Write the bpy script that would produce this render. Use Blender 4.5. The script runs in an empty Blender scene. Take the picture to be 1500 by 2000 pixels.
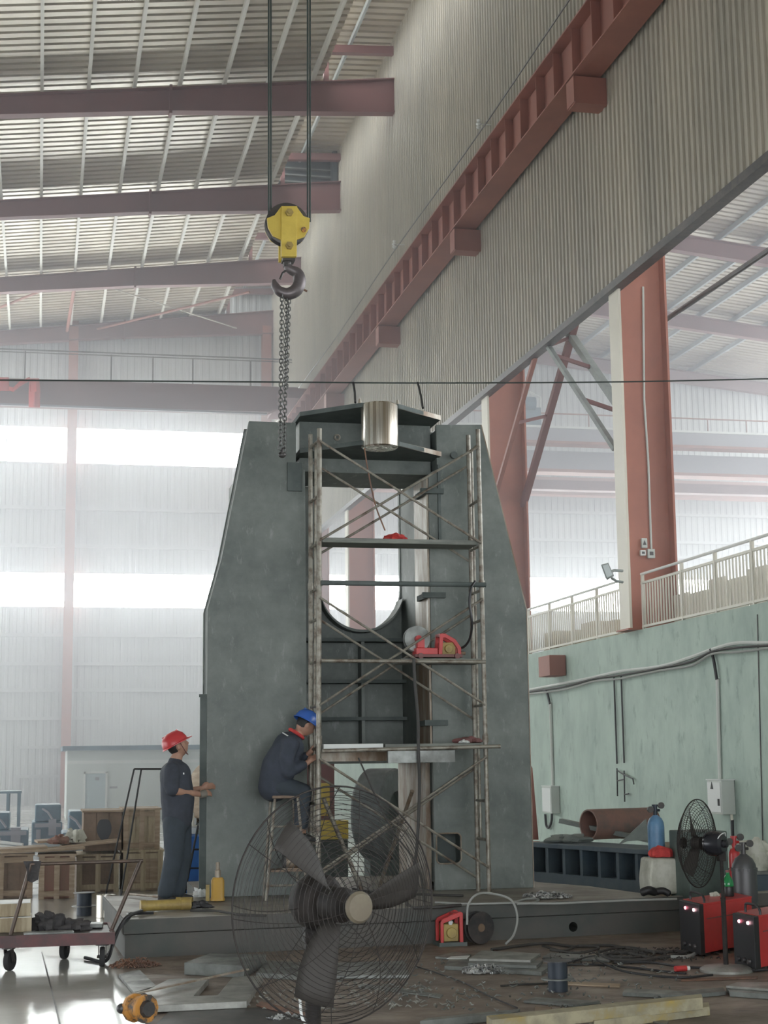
import bpy, bmesh, math, random
from mathutils import Vector, Matrix, Quaternion
random.seed(7)
sc = bpy.context.scene
COL = sc.collection
V = Vector
# ---------------------------------------------------------------- camera
F_PX, EYE = 3050.0, 1.75
_yaw, _pit, _rol = math.atan(673/3050), math.atan(482/3050), 0.012
_d = V((math.sin(_yaw)*math.cos(_pit), math.cos(_yaw)*math.cos(_pit), math.sin(_pit)))
_r = V((math.cos(_yaw), -math.sin(_yaw), 0)); _u = _r.cross(_d)
_R = _r*math.cos(_rol) - _u*math.sin(_rol); _U = _u*math.cos(_rol) + _r*math.sin(_rol)
CAM = V((0, 0, EYE))
cd = bpy.data.cameras.new('camera'); cam = bpy.data.objects.new('camera', cd); COL.objects.link(cam)
m3 = Matrix((_R, _U, -_d)).transposed()
cam.matrix_world = Matrix.Translation(CAM) @ m3.to_4x4()
cd.sensor_fit = 'VERTICAL'; cd.sensor_height = 36; cd.lens = F_PX*36/2000
cd.clip_start = .1; cd.clip_end = 500
sc.camera = cam
# ---------------------------------------------------------------- world, light, exposure
w = bpy.data.worlds.new('world'); sc.world = w; w.use_nodes = True
nt = w.node_tree; bg = nt.nodes['Background']
bg.inputs[0].default_value = (0.93, 0.965, 1.0, 1); bg.inputs[1].default_value = 1.0
sc.view_settings.view_transform = 'Standard'; sc.view_settings.look = 'None'
sc.view_settings.gamma = 1.0; sc.view_settings.use_curve_mapping = False
sc.view_settings.exposure = 2.6
sc.cycles.max_bounces = 6; sc.cycles.diffuse_bounces = 3; sc.cycles.glossy_bounces = 3
sc.cycles.transmission_bounces = 4; sc.cycles.volume_bounces = 0; sc.cycles.transparent_max_bounces = 8
sc.cycles.sample_clamp_indirect = 6
WINDOW_LIGHT = 5.0
SKYLIGHT = 2.0
HAZE = 0.013
HAZE_FAR = 0.029
LEFT_OPEN = (0, 4.5, 12.5, 18.8)  # heights of the added left wall's gaps, set for the light they admit

def ray(px, py): return _d + _R*((px-750)/F_PX) - _U*((py-1000)/F_PX)
def at(px, py, Y):                       # the point of the place at depth Y that is seen there
    q = ray(px, py); return CAM + q*(Y/q.y)
def gz(px, py, z=0.0):                   # the point on a level surface
    q = ray(px, py); return CAM + q*((z-EYE)/q.z)
def ax(px, py, X):
    q = ray(px, py); return CAM + q*(X/q.x)

# ---------------------------------------------------------------- materials
MATS = {}
def mat(name, c, rough=.6, metal=0.0, c2=None, scale=3.0, mix=.5, bump=0.0, bscale=None, detail=6, stretch=None, emit=None, estr=0, spec=.5, rvar=0.0, lo=.38, hi=.62, alpha=None, trans=0, c3=None, scale3=20, lo3=.55, hi3=.75, stretch3=None):
    m = bpy.data.materials.new(name); m.use_nodes = True; n = m.node_tree; b = n.nodes['Principled BSDF']
    b.inputs['Base Color'].default_value = (*c, 1); b.inputs['Roughness'].default_value = rough
    b.inputs['Metallic'].default_value = metal; b.inputs['Specular IOR Level'].default_value = spec
    if trans: b.inputs['Transmission Weight'].default_value = trans
    if emit: b.inputs['Emission Color'].default_value = (*emit, 1); b.inputs['Emission Strength'].default_value = estr
    if c2 or bump or rvar:
        tc = n.nodes.new('ShaderNodeTexCoord'); mp = n.nodes.new('ShaderNodeMapping')
        n.links.new(tc.outputs['Object'], mp.inputs[0])
        if stretch: mp.inputs['Scale'].default_value = stretch
        nz = n.nodes.new('ShaderNodeTexNoise'); nz.inputs['Scale'].default_value = scale; nz.inputs['Detail'].default_value = detail
        nz.inputs['Roughness'].default_value = .65
        n.links.new(mp.outputs[0], nz.inputs['Vector'])
        if c2:
            rp = n.nodes.new('ShaderNodeMapRange'); rp.inputs['From Min'].default_value = lo; rp.inputs['From Max'].default_value = hi
            rp.inputs['To Max'].default_value = mix*2 if mix < .5 else 1
            n.links.new(nz.outputs[0], rp.inputs[0])
            mx = n.nodes.new('ShaderNodeMix'); mx.data_type = 'RGBA'
            mx.inputs[6].default_value = (*c, 1); mx.inputs[7].default_value = (*c2, 1)
            n.links.new(rp.outputs[0], mx.inputs[0]); n.links.new(mx.outputs[2], b.inputs['Base Color'])
            if c3:       # marks and wear of their own shape
                n3 = n.nodes.new('ShaderNodeTexNoise'); n3.inputs['Scale'].default_value = scale3; n3.inputs['Detail'].default_value = 8; n3.inputs['Roughness'].default_value = .7
                mp3 = n.nodes.new('ShaderNodeMapping'); n.links.new(tc.outputs['Object'], mp3.inputs[0]); mp3.inputs['Scale'].default_value = stretch3 or (1, 1, 1)
                n.links.new(mp3.outputs[0], n3.inputs['Vector'])
                r3 = n.nodes.new('ShaderNodeMapRange'); r3.inputs['From Min'].default_value = lo3; r3.inputs['From Max'].default_value = hi3; n.links.new(n3.outputs[0], r3.inputs[0])
                m3_ = n.nodes.new('ShaderNodeMix'); m3_.data_type = 'RGBA'; m3_.inputs[7].default_value = (*c3, 1)
                n.links.new(mx.outputs[2], m3_.inputs[6]); n.links.new(r3.outputs[0], m3_.inputs[0]); n.links.new(m3_.outputs[2], b.inputs['Base Color'])
        if rvar:
            r2 = n.nodes.new('ShaderNodeMapRange'); r2.inputs['From Min'].default_value = .3; r2.inputs['From Max'].default_value = .7
            r2.inputs['To Min'].default_value = max(0.02, rough-rvar); r2.inputs['To Max'].default_value = min(1, rough+rvar)
            n.links.new(nz.outputs[0], r2.inputs[0]); n.links.new(r2.outputs[0], b.inputs['Roughness'])
        if bump:
            n2 = n.nodes.new('ShaderNodeTexNoise'); n2.inputs['Scale'].default_value = bscale or scale*3; n2.inputs['Detail'].default_value = 4
            n.links.new(mp.outputs[0], n2.inputs['Vector'])
            bp = n.nodes.new('ShaderNodeBump'); bp.inputs['Strength'].default_value = bump; bp.inputs['Distance'].default_value = .02
            n.links.new(n2.outputs[0], bp.inputs['Height']); n.links.new(bp.outputs[0], b.inputs['Normal'])
    MATS[name] = m; return m

mat('floor_concrete', (.56, .55, .51), .15, c2=(.42, .41, .38), scale=.9, rvar=.10, bump=.05, bscale=6)
mat('floor_plate', (.28, .225, .18), .5, c2=(.16, .13, .11), scale=1.3, bump=.3, bscale=9, rvar=.2, detail=10, stretch=(1, 1.4, 1), c3=(.09, .08, .075), scale3=3.5, lo3=.54, hi3=.75)
mat('floor_plain', (.30, .29, .27), .6, c2=(.22, .21, .19), scale=.8)
mat('cladding', (.43, .39, .315), .55, c2=(.34, .315, .26), scale=.5, stretch=(1, 1, .12))
mat('end_cladding', (.55, .57, .57), .5, c2=(.48, .50, .50), scale=.4, stretch=(1, 1, .2))
mat('roof_sheet', (.66, .60, .50), .34, .3, c2=(.50, .45, .37), scale=.25, stretch=(1, .5, 1))
mat('purlin', (.66, .64, .58), .5)
mat('purlin_grey', (.36, .40, .41), .5)
mat('red_oxide', (.34, .14, .105), .6, c2=(.28, .115, .09), scale=.8)
mat('maroon', (.215, .095, .09), .6, c2=(.18, .08, .076), scale=.7)
mat('column_red', (.40, .155, .105), .6, c2=(.34, .13, .09), scale=.9, bump=.03)
mat('cream_paint', (.70, .66, .56), .5)
mat('mill_scale', (.105, .124, .112), .55, .1, c2=(.225, .245, .228), scale=1.6, bump=.06, bscale=14, rvar=.12, detail=12, lo=.38, hi=.68, c3=(.33, .35, .33), scale3=5, lo3=.57, hi3=.80, stretch3=(2.2, 1, .8))
mat('mill_dark', (.085, .102, .097), .7, .0, c2=(.13, .15, .143), scale=2.5, detail=9, spec=.25)
mat('bare_steel', (.38, .345, .285), .45, .25, c2=(.22, .155, .105), scale=5, stretch=(1, 1, .3), rvar=.1)
mat('polished', (.80, .77, .70), .3, .85, c2=(.30, .25, .19), scale=3, stretch=(7, 7, .05), rvar=.12, lo=.42, hi=.62)
mat('green_wall', (.43, .53, .46), .7, c2=(.29, .37, .33), scale=1.3, bump=.3, bscale=7, detail=10, stretch=(1, 1, .6), lo=.42, hi=.72, c3=(.13, .17, .155), scale3=2.6, lo3=.56, hi3=.78, stretch3=(1, 1.5, .7))
mat('fence_paint', (.66, .63, .54), .5)
mat('pale_rail', (.75, .75, .72), .4)
mat('cart_tube', (.085, .065, .052), .4, .3, c2=(.13, .09, .07), scale=8)
mat('vent_dark', (.05, .065, .07), .6)
mat('scaffold', (.30, .285, .24), .45, .4, c2=(.14, .105, .08), scale=9, rvar=.1, lo=.45, hi=.65)
mat('plank', (.15, .16, .145), .7, c2=(.24, .25, .22), scale=3, stretch=(1, 6, 6))
mat('yellow', (.66, .50, .10), .4, c2=(.56, .41, .075), scale=5)
mat('old_yellow', (.42, .31, .09), .5, c2=(.28, .20, .07), scale=8)
mat('dark_steel', (.07, .07, .072), .45, .5, c2=(.11, .10, .095), scale=6)
mat('hook_steel', (.12, .105, .11), .42, .5, c2=(.17, .15, .15), scale=6)
mat('chain_steel', (.12, .12, .115), .4, .7)
mat('bright_chain', (.62, .63, .62), .3, .4, c2=(.08, .085, .085), scale=18)
mat('rope', (.055, .07, .065), .6, .3)
mat('black', (.022, .022, .024), .5)
mat('black_gloss', (.02, .021, .026), .22)
mat('fan_black', (.016, .014, .013), .65, c2=(.03, .025, .022), scale=14, spec=.3)
mat('fan_blade', (.042, .038, .034), .65, spec=.3)
mat('fan_cap', (.15, .13, .088), .6, c2=(.12, .10, .07), scale=9)
mat('rubber', (.035, .035, .036), .75)
mat('cable', (.045, .043, .04), .6)
mat('cable_grey', (.33, .34, .32), .6)
mat('wood', (.43, .34, .245), .75, c2=(.30, .225, .155), scale=2.5, stretch=(1, 1, 8), bump=.1)
mat('wood_pale', (.50, .43, .30), .75, c2=(.36, .29, .19), scale=2.5, stretch=(8, 1, 1), bump=.1)
mat('wood_red', (.27, .14, .11), .75, c2=(.22, .14, .10), scale=2.5, stretch=(5, 1, 1))
mat('wood_dark', (.26, .19, .14), .8, c2=(.18, .135, .10), scale=3)
mat('blue_plastic', (.035, .15, .46), .45, c2=(.03, .11, .36), scale=3)
mat('gas_blue', (.13, .27, .44), .42, c2=(.10, .21, .35), scale=4)
mat('red_enamel', (.56, .045, .045), .35, c2=(.45, .035, .035), scale=4)
mat('red_helmet', (.50, .045, .05), .3)
mat('blue_helmet', (.045, .13, .45), .22)
mat('red_cloth', (.62, .07, .06), .8, c2=(.45, .04, .04), scale=12)
mat('banner', (.80, .10, .085), .75)
mat('skin', (.44, .26, .18), .55, c2=(.38, .21, .15), scale=12)
mat('hair', (.015, .014, .014), .6)
mat('shirt', (.052, .060, .078), .85, c2=(.042, .048, .062), scale=9, bump=.2, bscale=20)
mat('trousers', (.05, .064, .08), .85, c2=(.042, .054, .066), scale=7, bump=.2, bscale=18)
mat('jacket', (.056, .066, .09), .85, c2=(.042, .052, .07), scale=8, bump=.2, bscale=20)
mat('glove', (.22, .20, .17), .85)
mat('shoe', (.03, .03, .032), .6)
mat('white_paint', (.72, .74, .72), .45)
mat('office_wall', (.62, .66, .64), .5)
mat('office_door', (.45, .53, .55), .5)
mat('grey_box', (.52, .55, .51), .5)
mat('conduit', (.60, .62, .58), .5)
mat('blue_steel', (.055, .08, .10), .65, .0, c2=(.08, .105, .12), scale=3)
mat('machine_blue', (.12, .20, .25), .5, c2=(.09, .15, .19), scale=3)
mat('rust_pipe', (.27, .15, .12), .65, c2=(.16, .12, .105), scale=2.2, lo=.42, hi=.6)
mat('rust', (.26, .14, .09), .75, c2=(.15, .09, .07), scale=5)
mat('grey_sheet', (.26, .29, .27), .6, c2=(.19, .21, .20), scale=3)
mat('sack', (.60, .60, .52), .7, c2=(.42, .42, .34), scale=5, bump=.3, bscale=9)
mat('cyl_grey', (.085, .085, .087), .4, .2)
mat('bin_green', (.10, .14, .125), .55, c2=(.075, .10, .09), scale=4)
mat('bottle_green', (.03, .32, .10), .12, trans=.35)
mat('label_black', (.02, .02, .02), .4)
mat('lamp_pink', (.9, .25, .3), .3, emit=(1, .22, .30), estr=2.5)
mat('lamp_white', (.9, .6, .65), .3, emit=(1, .55, .6), estr=3)
mat('plate_grey', (.25, .265, .25), .42, .4, c2=(.15, .155, .145), scale=4, rvar=.12)
mat('plate_pale', (.36, .36, .33), .4, .35, c2=(.22, .22, .20), scale=4, rvar=.1)
mat('bed_steel', (.105, .098, .088), .65, .0, c2=(.07, .078, .072), scale=1.6, bump=.12, bscale=8)
mat('bed_top', (.33, .31, .27), .5, .15, c2=(.21, .19, .165), scale=1.5, rvar=.12)
mat('cart_red', (.15, .055, .055), .55, c2=(.085, .05, .05), scale=5)
mat('orange_rust', (.55, .25, .05), .6, c2=(.06, .055, .05), scale=7, lo=.45, hi=.55)
mat('amber', (.50, .30, .06), .35)
mat('rag', (.045, .043, .045), .9, c2=(.08, .075, .075), scale=9)
mat('stone_wheel', (.17, .185, .185), .7, c2=(.12, .13, .13), scale=5)
mat('crane_grey', (.30, .30, .33), .5)
mat('crane_dark', (.07, .075, .08), .7)
mat('beam_yellow', (.40, .36, .24), .6, c2=(.24, .22, .16), scale=6, c3=(.42, .31, .08), scale3=3, lo3=.5, hi3=.7)
mat('dark_blue', (.035, .045, .06), .5, .2)
mat('flood_glass', (.55, .60, .60), .15)
# window glazing: a translucent sheet, lit from outside
def glass_mat():
    m = bpy.data.materials.new('window_light'); m.use_nodes = True; n = m.node_tree
    for x in list(n.nodes): n.nodes.remove(x)
    o = n.nodes.new('ShaderNodeOutputMaterial'); e = n.nodes.new('ShaderNodeEmission')
    e.inputs[0].default_value = (.93, .97, 1, 1); e.inputs[1].default_value = WINDOW_LIGHT
    n.links.new(e.outputs[0], o.inputs[0]); MATS['window_light'] = m
glass_mat()

# ---------------------------------------------------------------- mesh builder
def frame_of(a):
    a = V(a).normalized(); h = V((0, 0, 1)) if abs(a.z) < .95 else V((1, 0, 0))
    x = h.cross(a).normalized(); return x, a.cross(x), a
class MB:
    def __init__(s): s.v = []; s.f = []
    def add(s, vs, fs):
        o = len(s.v); s.v += [V(q) for q in vs]; s.f += [tuple(i+o for i in f) for f in fs]; return s
    def hexa(s, p):      # 8 points: bottom 4 ccw, top 4 ccw
        return s.add(p, [(3, 2, 1, 0), (4, 5, 6, 7), (0, 1, 5, 4), (1, 2, 6, 5), (2, 3, 7, 6), (3, 0, 4, 7)])
    def box(s, x0, x1, y0, y1, z0, z1):
        return s.hexa([(x0, y0, z0), (x1, y0, z0), (x1, y1, z0), (x0, y1, z0), (x0, y0, z1), (x1, y0, z1), (x1, y1, z1), (x0, y1, z1)])
    def ob(s, c, sx, sy, sz, rz=0, rx=0, ry=0):   # oriented box about its centre
        M = Matrix.Translation(V(c)) @ Matrix.Rotation(rz, 4, 'Z') @ Matrix.Rotation(ry, 4, 'Y') @ Matrix.Rotation(rx, 4, 'X')
        x, y, z = sx/2, sy/2, sz/2
        return s.hexa([M @ V(q) for q in ((-x, -y, -z), (x, -y, -z), (x, y, -z), (-x, y, -z), (-x, -y, z), (x, -y, z), (x, y, z), (-x, y, z))])
    def beam(s, p, q, wd, ht, up=(0, 0, 1)):
        p, q = V(p), V(q); a = (q-p).normalized(); x = a.cross(V(up))
        if x.length < 1e-4: x = a.cross(V((1, 0, 0)))
        x.normalize(); u = x.cross(a)
        x = x*(wd/2); u = u*(ht/2)
        return s.hexa([p-x-u, p+x-u, q+x-u, q-x-u, p-x+u, p+x+u, q+x+u, q-x+u])
    def ibeam(s, p, q, wd, ht, tf=.03, tw=.02, up=(0, 0, 1)):
        p, q = V(p), V(q); a = (q-p).normalized(); x = a.cross(V(up)).normalized(); u = x.cross(a)
        s.beam(p, q, tw, ht-2*tf, up); s.beam(p+u*(ht/2-tf/2), q+u*(ht/2-tf/2), wd, tf, up); s.beam(p-u*(ht/2-tf/2), q-u*(ht/2-tf/2), wd, tf, up)
        return s
    def tube(s, pts, r, n=8, cap=True, closed=False):
        pts = [V(q) for q in pts]; m = len(pts); rr = r if isinstance(r, (list, tuple)) else [r]*m
        if closed: T = [(pts[(i+1) % m]-pts[i-1]).normalized() for i in range(m)]
        else: T = [(pts[min(i+1, m-1)]-pts[max(i-1, 0)]).normalized() for i in range(m)]
        x, y, _ = frame_of(T[0]); vs = []
        for i in range(m):
            if i:
                qn = T[i-1].rotation_difference(T[i]); x = qn @ x; y = qn @ y
            for k in range(n):
                t = 2*math.pi*k/n; vs.append(pts[i]+(x*math.cos(t)+y*math.sin(t))*rr[i])
        fs = []
        for i in range(m if closed else m-1):
            j = (i+1) % m
            for k in range(n): k2 = (k+1) % n; fs.append((i*n+k, i*n+k2, j*n+k2, j*n+k))
        if cap and not closed: fs += [tuple(range(n-1, -1, -1)), tuple((m-1)*n+k for k in range(n))]
        return s.add(vs, fs)
    def lathe(s, prof, p=(0, 0, 0), axis=(0, 0, 1), n=24, a0=0, a1=2*math.pi):   # prof: (radius, height)
        x, y, a = frame_of(axis); p = V(p); m = len(prof); vs = []; full = abs(a1-a0-2*math.pi) < 1e-6; cnt = n if full else n+1
        for (r, h) in prof:
            for k in range(cnt):
                t = a0+(a1-a0)*k/n; vs.append(p+a*h+(x*math.cos(t)+y*math.sin(t))*r)
        fs = []
        for i in range(m-1):
            for k in range(n): k2 = (k+1) % cnt; fs.append((i*cnt+k, i*cnt+k2, (i+1)*cnt+k2, (i+1)*cnt+k))
        if full:
            if prof[0] == prof[-1]: return s.add(vs, fs)
            if prof[0][0] > 1e-6: fs.append(tuple(range(cnt-1, -1, -1)))
            if prof[-1][0] > 1e-6: fs.append(tuple((m-1)*cnt+k for k in range(cnt)))
        return s.add(vs, fs)
    def cyl(s, p, q, r0, r1=None, n=20):
        p, q = V(p), V(q); return s.lathe([(r0, 0), (r1 if r1 is not None else r0, (q-p).length)], p, q-p, n)
    def ring(s, c, axis, R, r, n=32, k=8):
        x, y, a = frame_of(axis); c = V(c)
        return s.tube([c+(x*math.cos(t)+y*math.sin(t))*R for t in [2*math.pi*i/n for i in range(n)]], r, k, closed=True)
    def prism(s, poly, ext, fn=None):    # poly of (a,b) laid by fn(a,b) -> point; ext: vector or (function)
        fn = fn or (lambda a, b: V((a, b, 0))); e = V(ext); m = len(poly)
        vs = [fn(*q) for q in poly] + [V(fn(*q))+e for q in poly]
        fs = [tuple(range(m-1, -1, -1)), tuple(range(m, 2*m))] + [(i, (i+1) % m, m+(i+1) % m, m+i) for i in range(m)]
        return s.add(vs, fs)
    def ball(s, c, r, sc3=(1, 1, 1), nu=16, nv=10, M=None):
        vs = []; fs = []; c = V(c)
        for j in range(nv+1):
            ph = math.pi*j/nv
            for i in range(nu):
                t = 2*math.pi*i/nu; q = V((math.sin(ph)*math.cos(t)*sc3[0], math.sin(ph)*math.sin(t)*sc3[1], math.cos(ph)*sc3[2]))*r
                vs.append(c+(M @ q if M else q))
        for j in range(nv):
            for i in range(nu): i2 = (i+1) % nu; fs.append((j*nu+i, (j+1)*nu+i, (j+1)*nu+i2, j*nu+i2))
        return s.add(vs, fs)
    def mesh(s, name, off):
        me = bpy.data.meshes.new(name); me.from_pydata([tuple(q-off) for q in s.v], [], s.f)
        bm = bmesh.new(); bm.from_mesh(me); bmesh.ops.remove_doubles(bm, verts=bm.verts, dist=1e-6)
        bmesh.ops.recalc_face_normals(bm, faces=bm.faces); bm.to_mesh(me); bm.free(); return me
    def build(s, name, m, parent=None, smooth=False, bevel=0, label=None, origin=None):
        if parent is not None: off = wl(parent)
        elif origin is not None: off = V(origin)
        else:
            xs = [q.x for q in s.v]; ys = [q.y for q in s.v]; zs = [q.z for q in s.v]
            off = V(((min(xs)+max(xs))/2, (min(ys)+max(ys))/2, min(zs)))
        me = s.mesh(name, off); me.materials.append(MATS[m]); o = bpy.data.objects.new(name, me); COL.objects.link(o)
        if parent is not None: o.parent = parent
        else: o.location = off
        if smooth:
            try: me.set_sharp_from_angle(angle=math.radians(38))
            except Exception: pass
            for p in me.polygons: p.use_smooth = True
        if bevel:
            b = o.modifiers.new('bevel', 'BEVEL'); b.width = bevel; b.segments = 2; b.limit_method = 'ANGLE'
        if label: o['label'] = label
        return o
def wl(o):
    p = V((0, 0, 0))
    while o is not None: p = p+V(o.location); o = o.parent
    return p
def thing(name, label, cat, loc, group=None):
    o = bpy.data.objects.new(name, None); COL.objects.link(o); o.location = V(loc); o.empty_display_size = .1
    o['label'] = label; o['category'] = cat
    if group: o['group'] = group
    return o
def tag(o, label, cat, group=None, kind=None):
    o['label'] = label; o['category'] = cat
    if group: o['group'] = group
    if kind: o['kind'] = kind
    return o
def struct(o, label=None):
    o['kind'] = 'structure'
    if label: o['label'] = label
    return o
def dup(root, loc, label=None, group=None, rz=None):
    r = root.copy(); COL.objects.link(r); r.location = V(loc)
    if rz is not None: r.rotation_euler = (0, 0, rz)
    if label: r['label'] = label
    if group: r['group'] = group
    for ch in list(root.children):
        c = ch.copy(); COL.objects.link(c); c.parent = r
        for g in list(ch.children):
            k = g.copy(); COL.objects.link(k); k.parent = c
    return r
def cut(o, cutters):     # subtract closed shapes (world coordinates) from an object, once
    for c in cutters:
        me = c.mesh('cutter', V((0, 0, 0))); k = bpy.data.objects.new('cutter', me); COL.objects.link(k)
        b = o.modifiers.new('cut', 'BOOLEAN'); b.object = k; b.solver = 'EXACT'
        bpy.context.view_layer.update()
        dg = bpy.context.evaluated_depsgraph_get(); nm = bpy.data.meshes.new_from_object(o.evaluated_get(dg))
        o.modifiers.clear(); o.data = nm; bpy.data.objects.remove(k)
def catmull(pts, k=6):
    pts = [V(q) for q in pts]; P = [pts[0]*2-pts[1]]+pts+[pts[-1]*2-pts[-2]]; out = []
    for i in range(1, len(P)-2):
        for j in range(k):
            t = j/k; a, b, c, d = P[i-1], P[i], P[i+1], P[i+2]
            out.append(.5*((2*b)+(c-a)*t+(2*a-5*b+4*c-d)*t*t+(3*b-a-3*c+d)*t**3))
    return out+[pts[-1]]
# ================================================================ the hall
ORD = ['nearest', 'second', 'third', 'fourth', 'fifth', 'sixth', 'seventh', 'eighth', 'ninth', 'tenth', 'eleventh', 'twelfth', 'thirteenth', 'fourteenth', 'fifteenth', 'sixteenth', 'seventeenth', 'eighteenth']
def nth(i, frm): return ('nearest ' if i == 0 else ORD[i]+' ')+frm
YEND = 68.0
def zr(X): return 21.72+.128*(X-9.9) if X <= 9.9 else 21.72-.10*(X-9.9)     # top of the rafters
m = MB(); m.box(-40, .75, -6, YEND, -.2, 0); m.box(.75, 10.1, 18.5, YEND, -.2, 0)
struct(m.build('floor', 'floor_concrete', origin=(0, 0, 0)), 'pale worn concrete floor shining with window light')
m = MB(); m.box(.75, 10.1, -6, 18.5, -.2, 0)
struct(m.build('floor', 'floor_plate', origin=(0, 0, 0)), 'brown dirty steel plate floor in front of the bed plate')
m = MB(); m.box(10.4, 60, -6, YEND, 3.45, 3.86)
struct(m.build('floor', 'floor_plain', origin=(0, 0, 0)), 'raised floor of the right bay behind the railing')
a, b = gz(82, 1860), gz(120, 2010)
m = MB(); m.beam((a.x, a.y, .001), (b.x, b.y, .001), .012, .004)
struct(m.build('trim_1', 'dark_steel'), 'dark joint in the pale floor')

# ribbed sheets: profile along one axis, swept along the other
def ribbed(A, B, pitch, depth, fn):      # fn(t, d) -> (p, q) two end points of the line at t, raised by d
    mb = MB(); t = A; prof = []
    while t < B:
        prof += [(t, 0), (t+pitch*.42, 0), (t+pitch*.52, depth), (t+pitch*.9, depth)]; t += pitch
    prof.append((min(t, B+pitch), 0)); vs = []
    for (t, d_) in prof: p, q = fn(t, d_); vs += [p, q]
    mb.add(vs, [(2*i, 2*i+1, 2*i+3, 2*i+2) for i in range(len(prof)-1)]); return mb
# cladding of the right-hand wall hangs from the roof to 10 m and leaves the bay beyond open
m = ribbed(-6, 67.8, .21, .035, lambda t, d_: ((9.92-d_, t, 10.15), (9.92-d_, t, 23.1)))
m.box(9.95, 10.0, -6, 67.9, 10.15, 23.1)
struct(m.build('wall_right', 'cladding', origin=(9.9, 8, 10)), 'grey ribbed sheet cladding high on the right side')
m = MB(); m.box(9.86, 10.06, -6, 67.8, 10.02, 10.16)
struct(m.build('trim_2', 'dark_steel'), 'dark edge channel under the ribbed cladding')
m = MB(); m.box(10.1, 10.4, -6, 67.9, 0, 3.9)
struct(m.build('wall_right_lower', 'green_wall', origin=(10.1, 13, 0)), 'pale green stained plaster wall below the railing')
# end wall
def endw(x0, x1, z0, z1):
    return ribbed(x0, x1, .30, .03, lambda t, d_: ((t, 68.0-d_, z0), (t, 68.0-d_, z1)))
WZ = [(8.33, 9.78), (14.6, 16.15)]
for (z0, z1, x0, x1) in ((0, 8.33, -16, 9.9), (9.78, 14.6, -16, 9.9), (16.15, 23.3, -16, 9.9), (3.8, 8.33, 10, 36), (9.87, 23.3, 9.9, 36)):
    struct(endw(x0, x1, z0, z1).build('wall_back', 'end_cladding', origin=(0, 68, 0)), 'pale ribbed sheet end wall in the haze')
cols_end = [1.12, 9.6]
k = 1
for (z0, z1) in WZ:
    for (x0, x1) in ((-16, -7.18), (-6.82, .95), (1.3, 9.9)):
        m = MB(); m.box(x0, x1, 68.05, 68.08, z0, z1)
        o = struct(m.build('window_%d' % k, 'window_light'), 'white glowing window band of the end wall'); k += 1
        f = MB(); n = int((x1-x0)/2)
        for i in range(1, n): X = x0+(x1-x0)*i/n; f.box(X-.02, X+.02, 68.0, 68.045, z0, z1)
        f.box(x0, x1, 67.96, 68.04, z0-.06, z0); f.box(x0, x1, 67.96, 68.04, z1, z1+.06)
        f.build('window_frame', 'end_cladding', o)
m = MB(); m.box(10, 36, 68.05, 68.08, 8.33, 9.87)
struct(m.build('window_%d' % k, 'window_light'), 'white glowing window band in the right bay')
for i, X in enumerate(cols_end):
    m = MB(); m.ibeam((X, 67.6, 0), (X, 67.6, 21), .4, .45, up=(0, 1, 0))
    tag(m.build('wall_column', 'column_red'), ['red steel column between the glowing end wall windows', 'red end wall column in the corner by the ribbed cladding'][i], 'column', 'end wall columns')
gi = 0
for (z, nm) in ((17.6, 'above the upper windows'), (12.58, 'below the upper windows'), (10.94, 'just above the lower windows'), (7.11, 'just below the lower windows'), (5.89, 'second below the lower windows'), (4.77, 'third below the lower windows'), (3.6, 'above the white office')):
    for (x0, x1, side) in ((-16, .9, 'left'), (1.32, 9.9, 'right')):
        if z == 3.6 and side == 'right': x1 = 2.6
        m = MB(); m.box(x0, x1, 67.75, 67.95, z-.07, z+.07)
        tag(m.build('wall_girt', 'end_cladding'), 'thin horizontal wall rail %s, %s of the red column' % (nm, side), 'wall rail', 'end wall rails')
for z in (2.4, 1.2):
    m = MB(); m.box(-1.0, .9, 67.75, 67.95, z-.06, z+.06)
    tag(m.build('wall_girt', 'end_cladding'), 'low wall rail left of the red column, %s' % ('upper one' if z > 2 else 'lower one'), 'wall rail', 'end wall rails')
for z in (12.9, 11.6, 10.9, 7.1, 5.9):
    m = MB(); m.box(10, 36, 67.75, 67.95, z-.06, z+.06)
    tag(m.build('wall_girt', 'end_cladding'), 'wall rail of the right bay at %s' % {12.9: 'the top under the crane beams', 11.6: 'middle height above the window', 10.9: 'the lowest line above the window', 7.1: 'the first line under the window', 5.9: 'the second line under the window'}[z], 'wall rail', 'right bay wall rails')

# unseen near and left walls, added with gaps shaped for the light they pass
m = MB(); m.box(-18, 36, -6.2, -6, 5.5, 23); m.box(10.4, 36, -6.2, -6, 0, 5.5); m.box(-18, -9, -6.2, -6, 0, 5.5)
struct(m.build('wall_front', 'end_cladding', origin=(0, -6, 0)), 'unseen sheet wall added at the near end to block light, with a gap to let some in')
m = MB(); m.box(-18.2, -18, -6, 68, LEFT_OPEN[1], LEFT_OPEN[2]); m.box(-18.2, -18, -6, 30, LEFT_OPEN[2], 19); m.box(-18.2, -18, -6, 9, 0, LEFT_OPEN[1]); m.box(-18.2, -18, -6, 68, LEFT_OPEN[3], 19)
struct(m.build('wall_left', 'end_cladding', origin=(-18, 0, 9)), 'unseen sheet wall added along the left side, its low and high gaps shaped to let light in')
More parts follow.
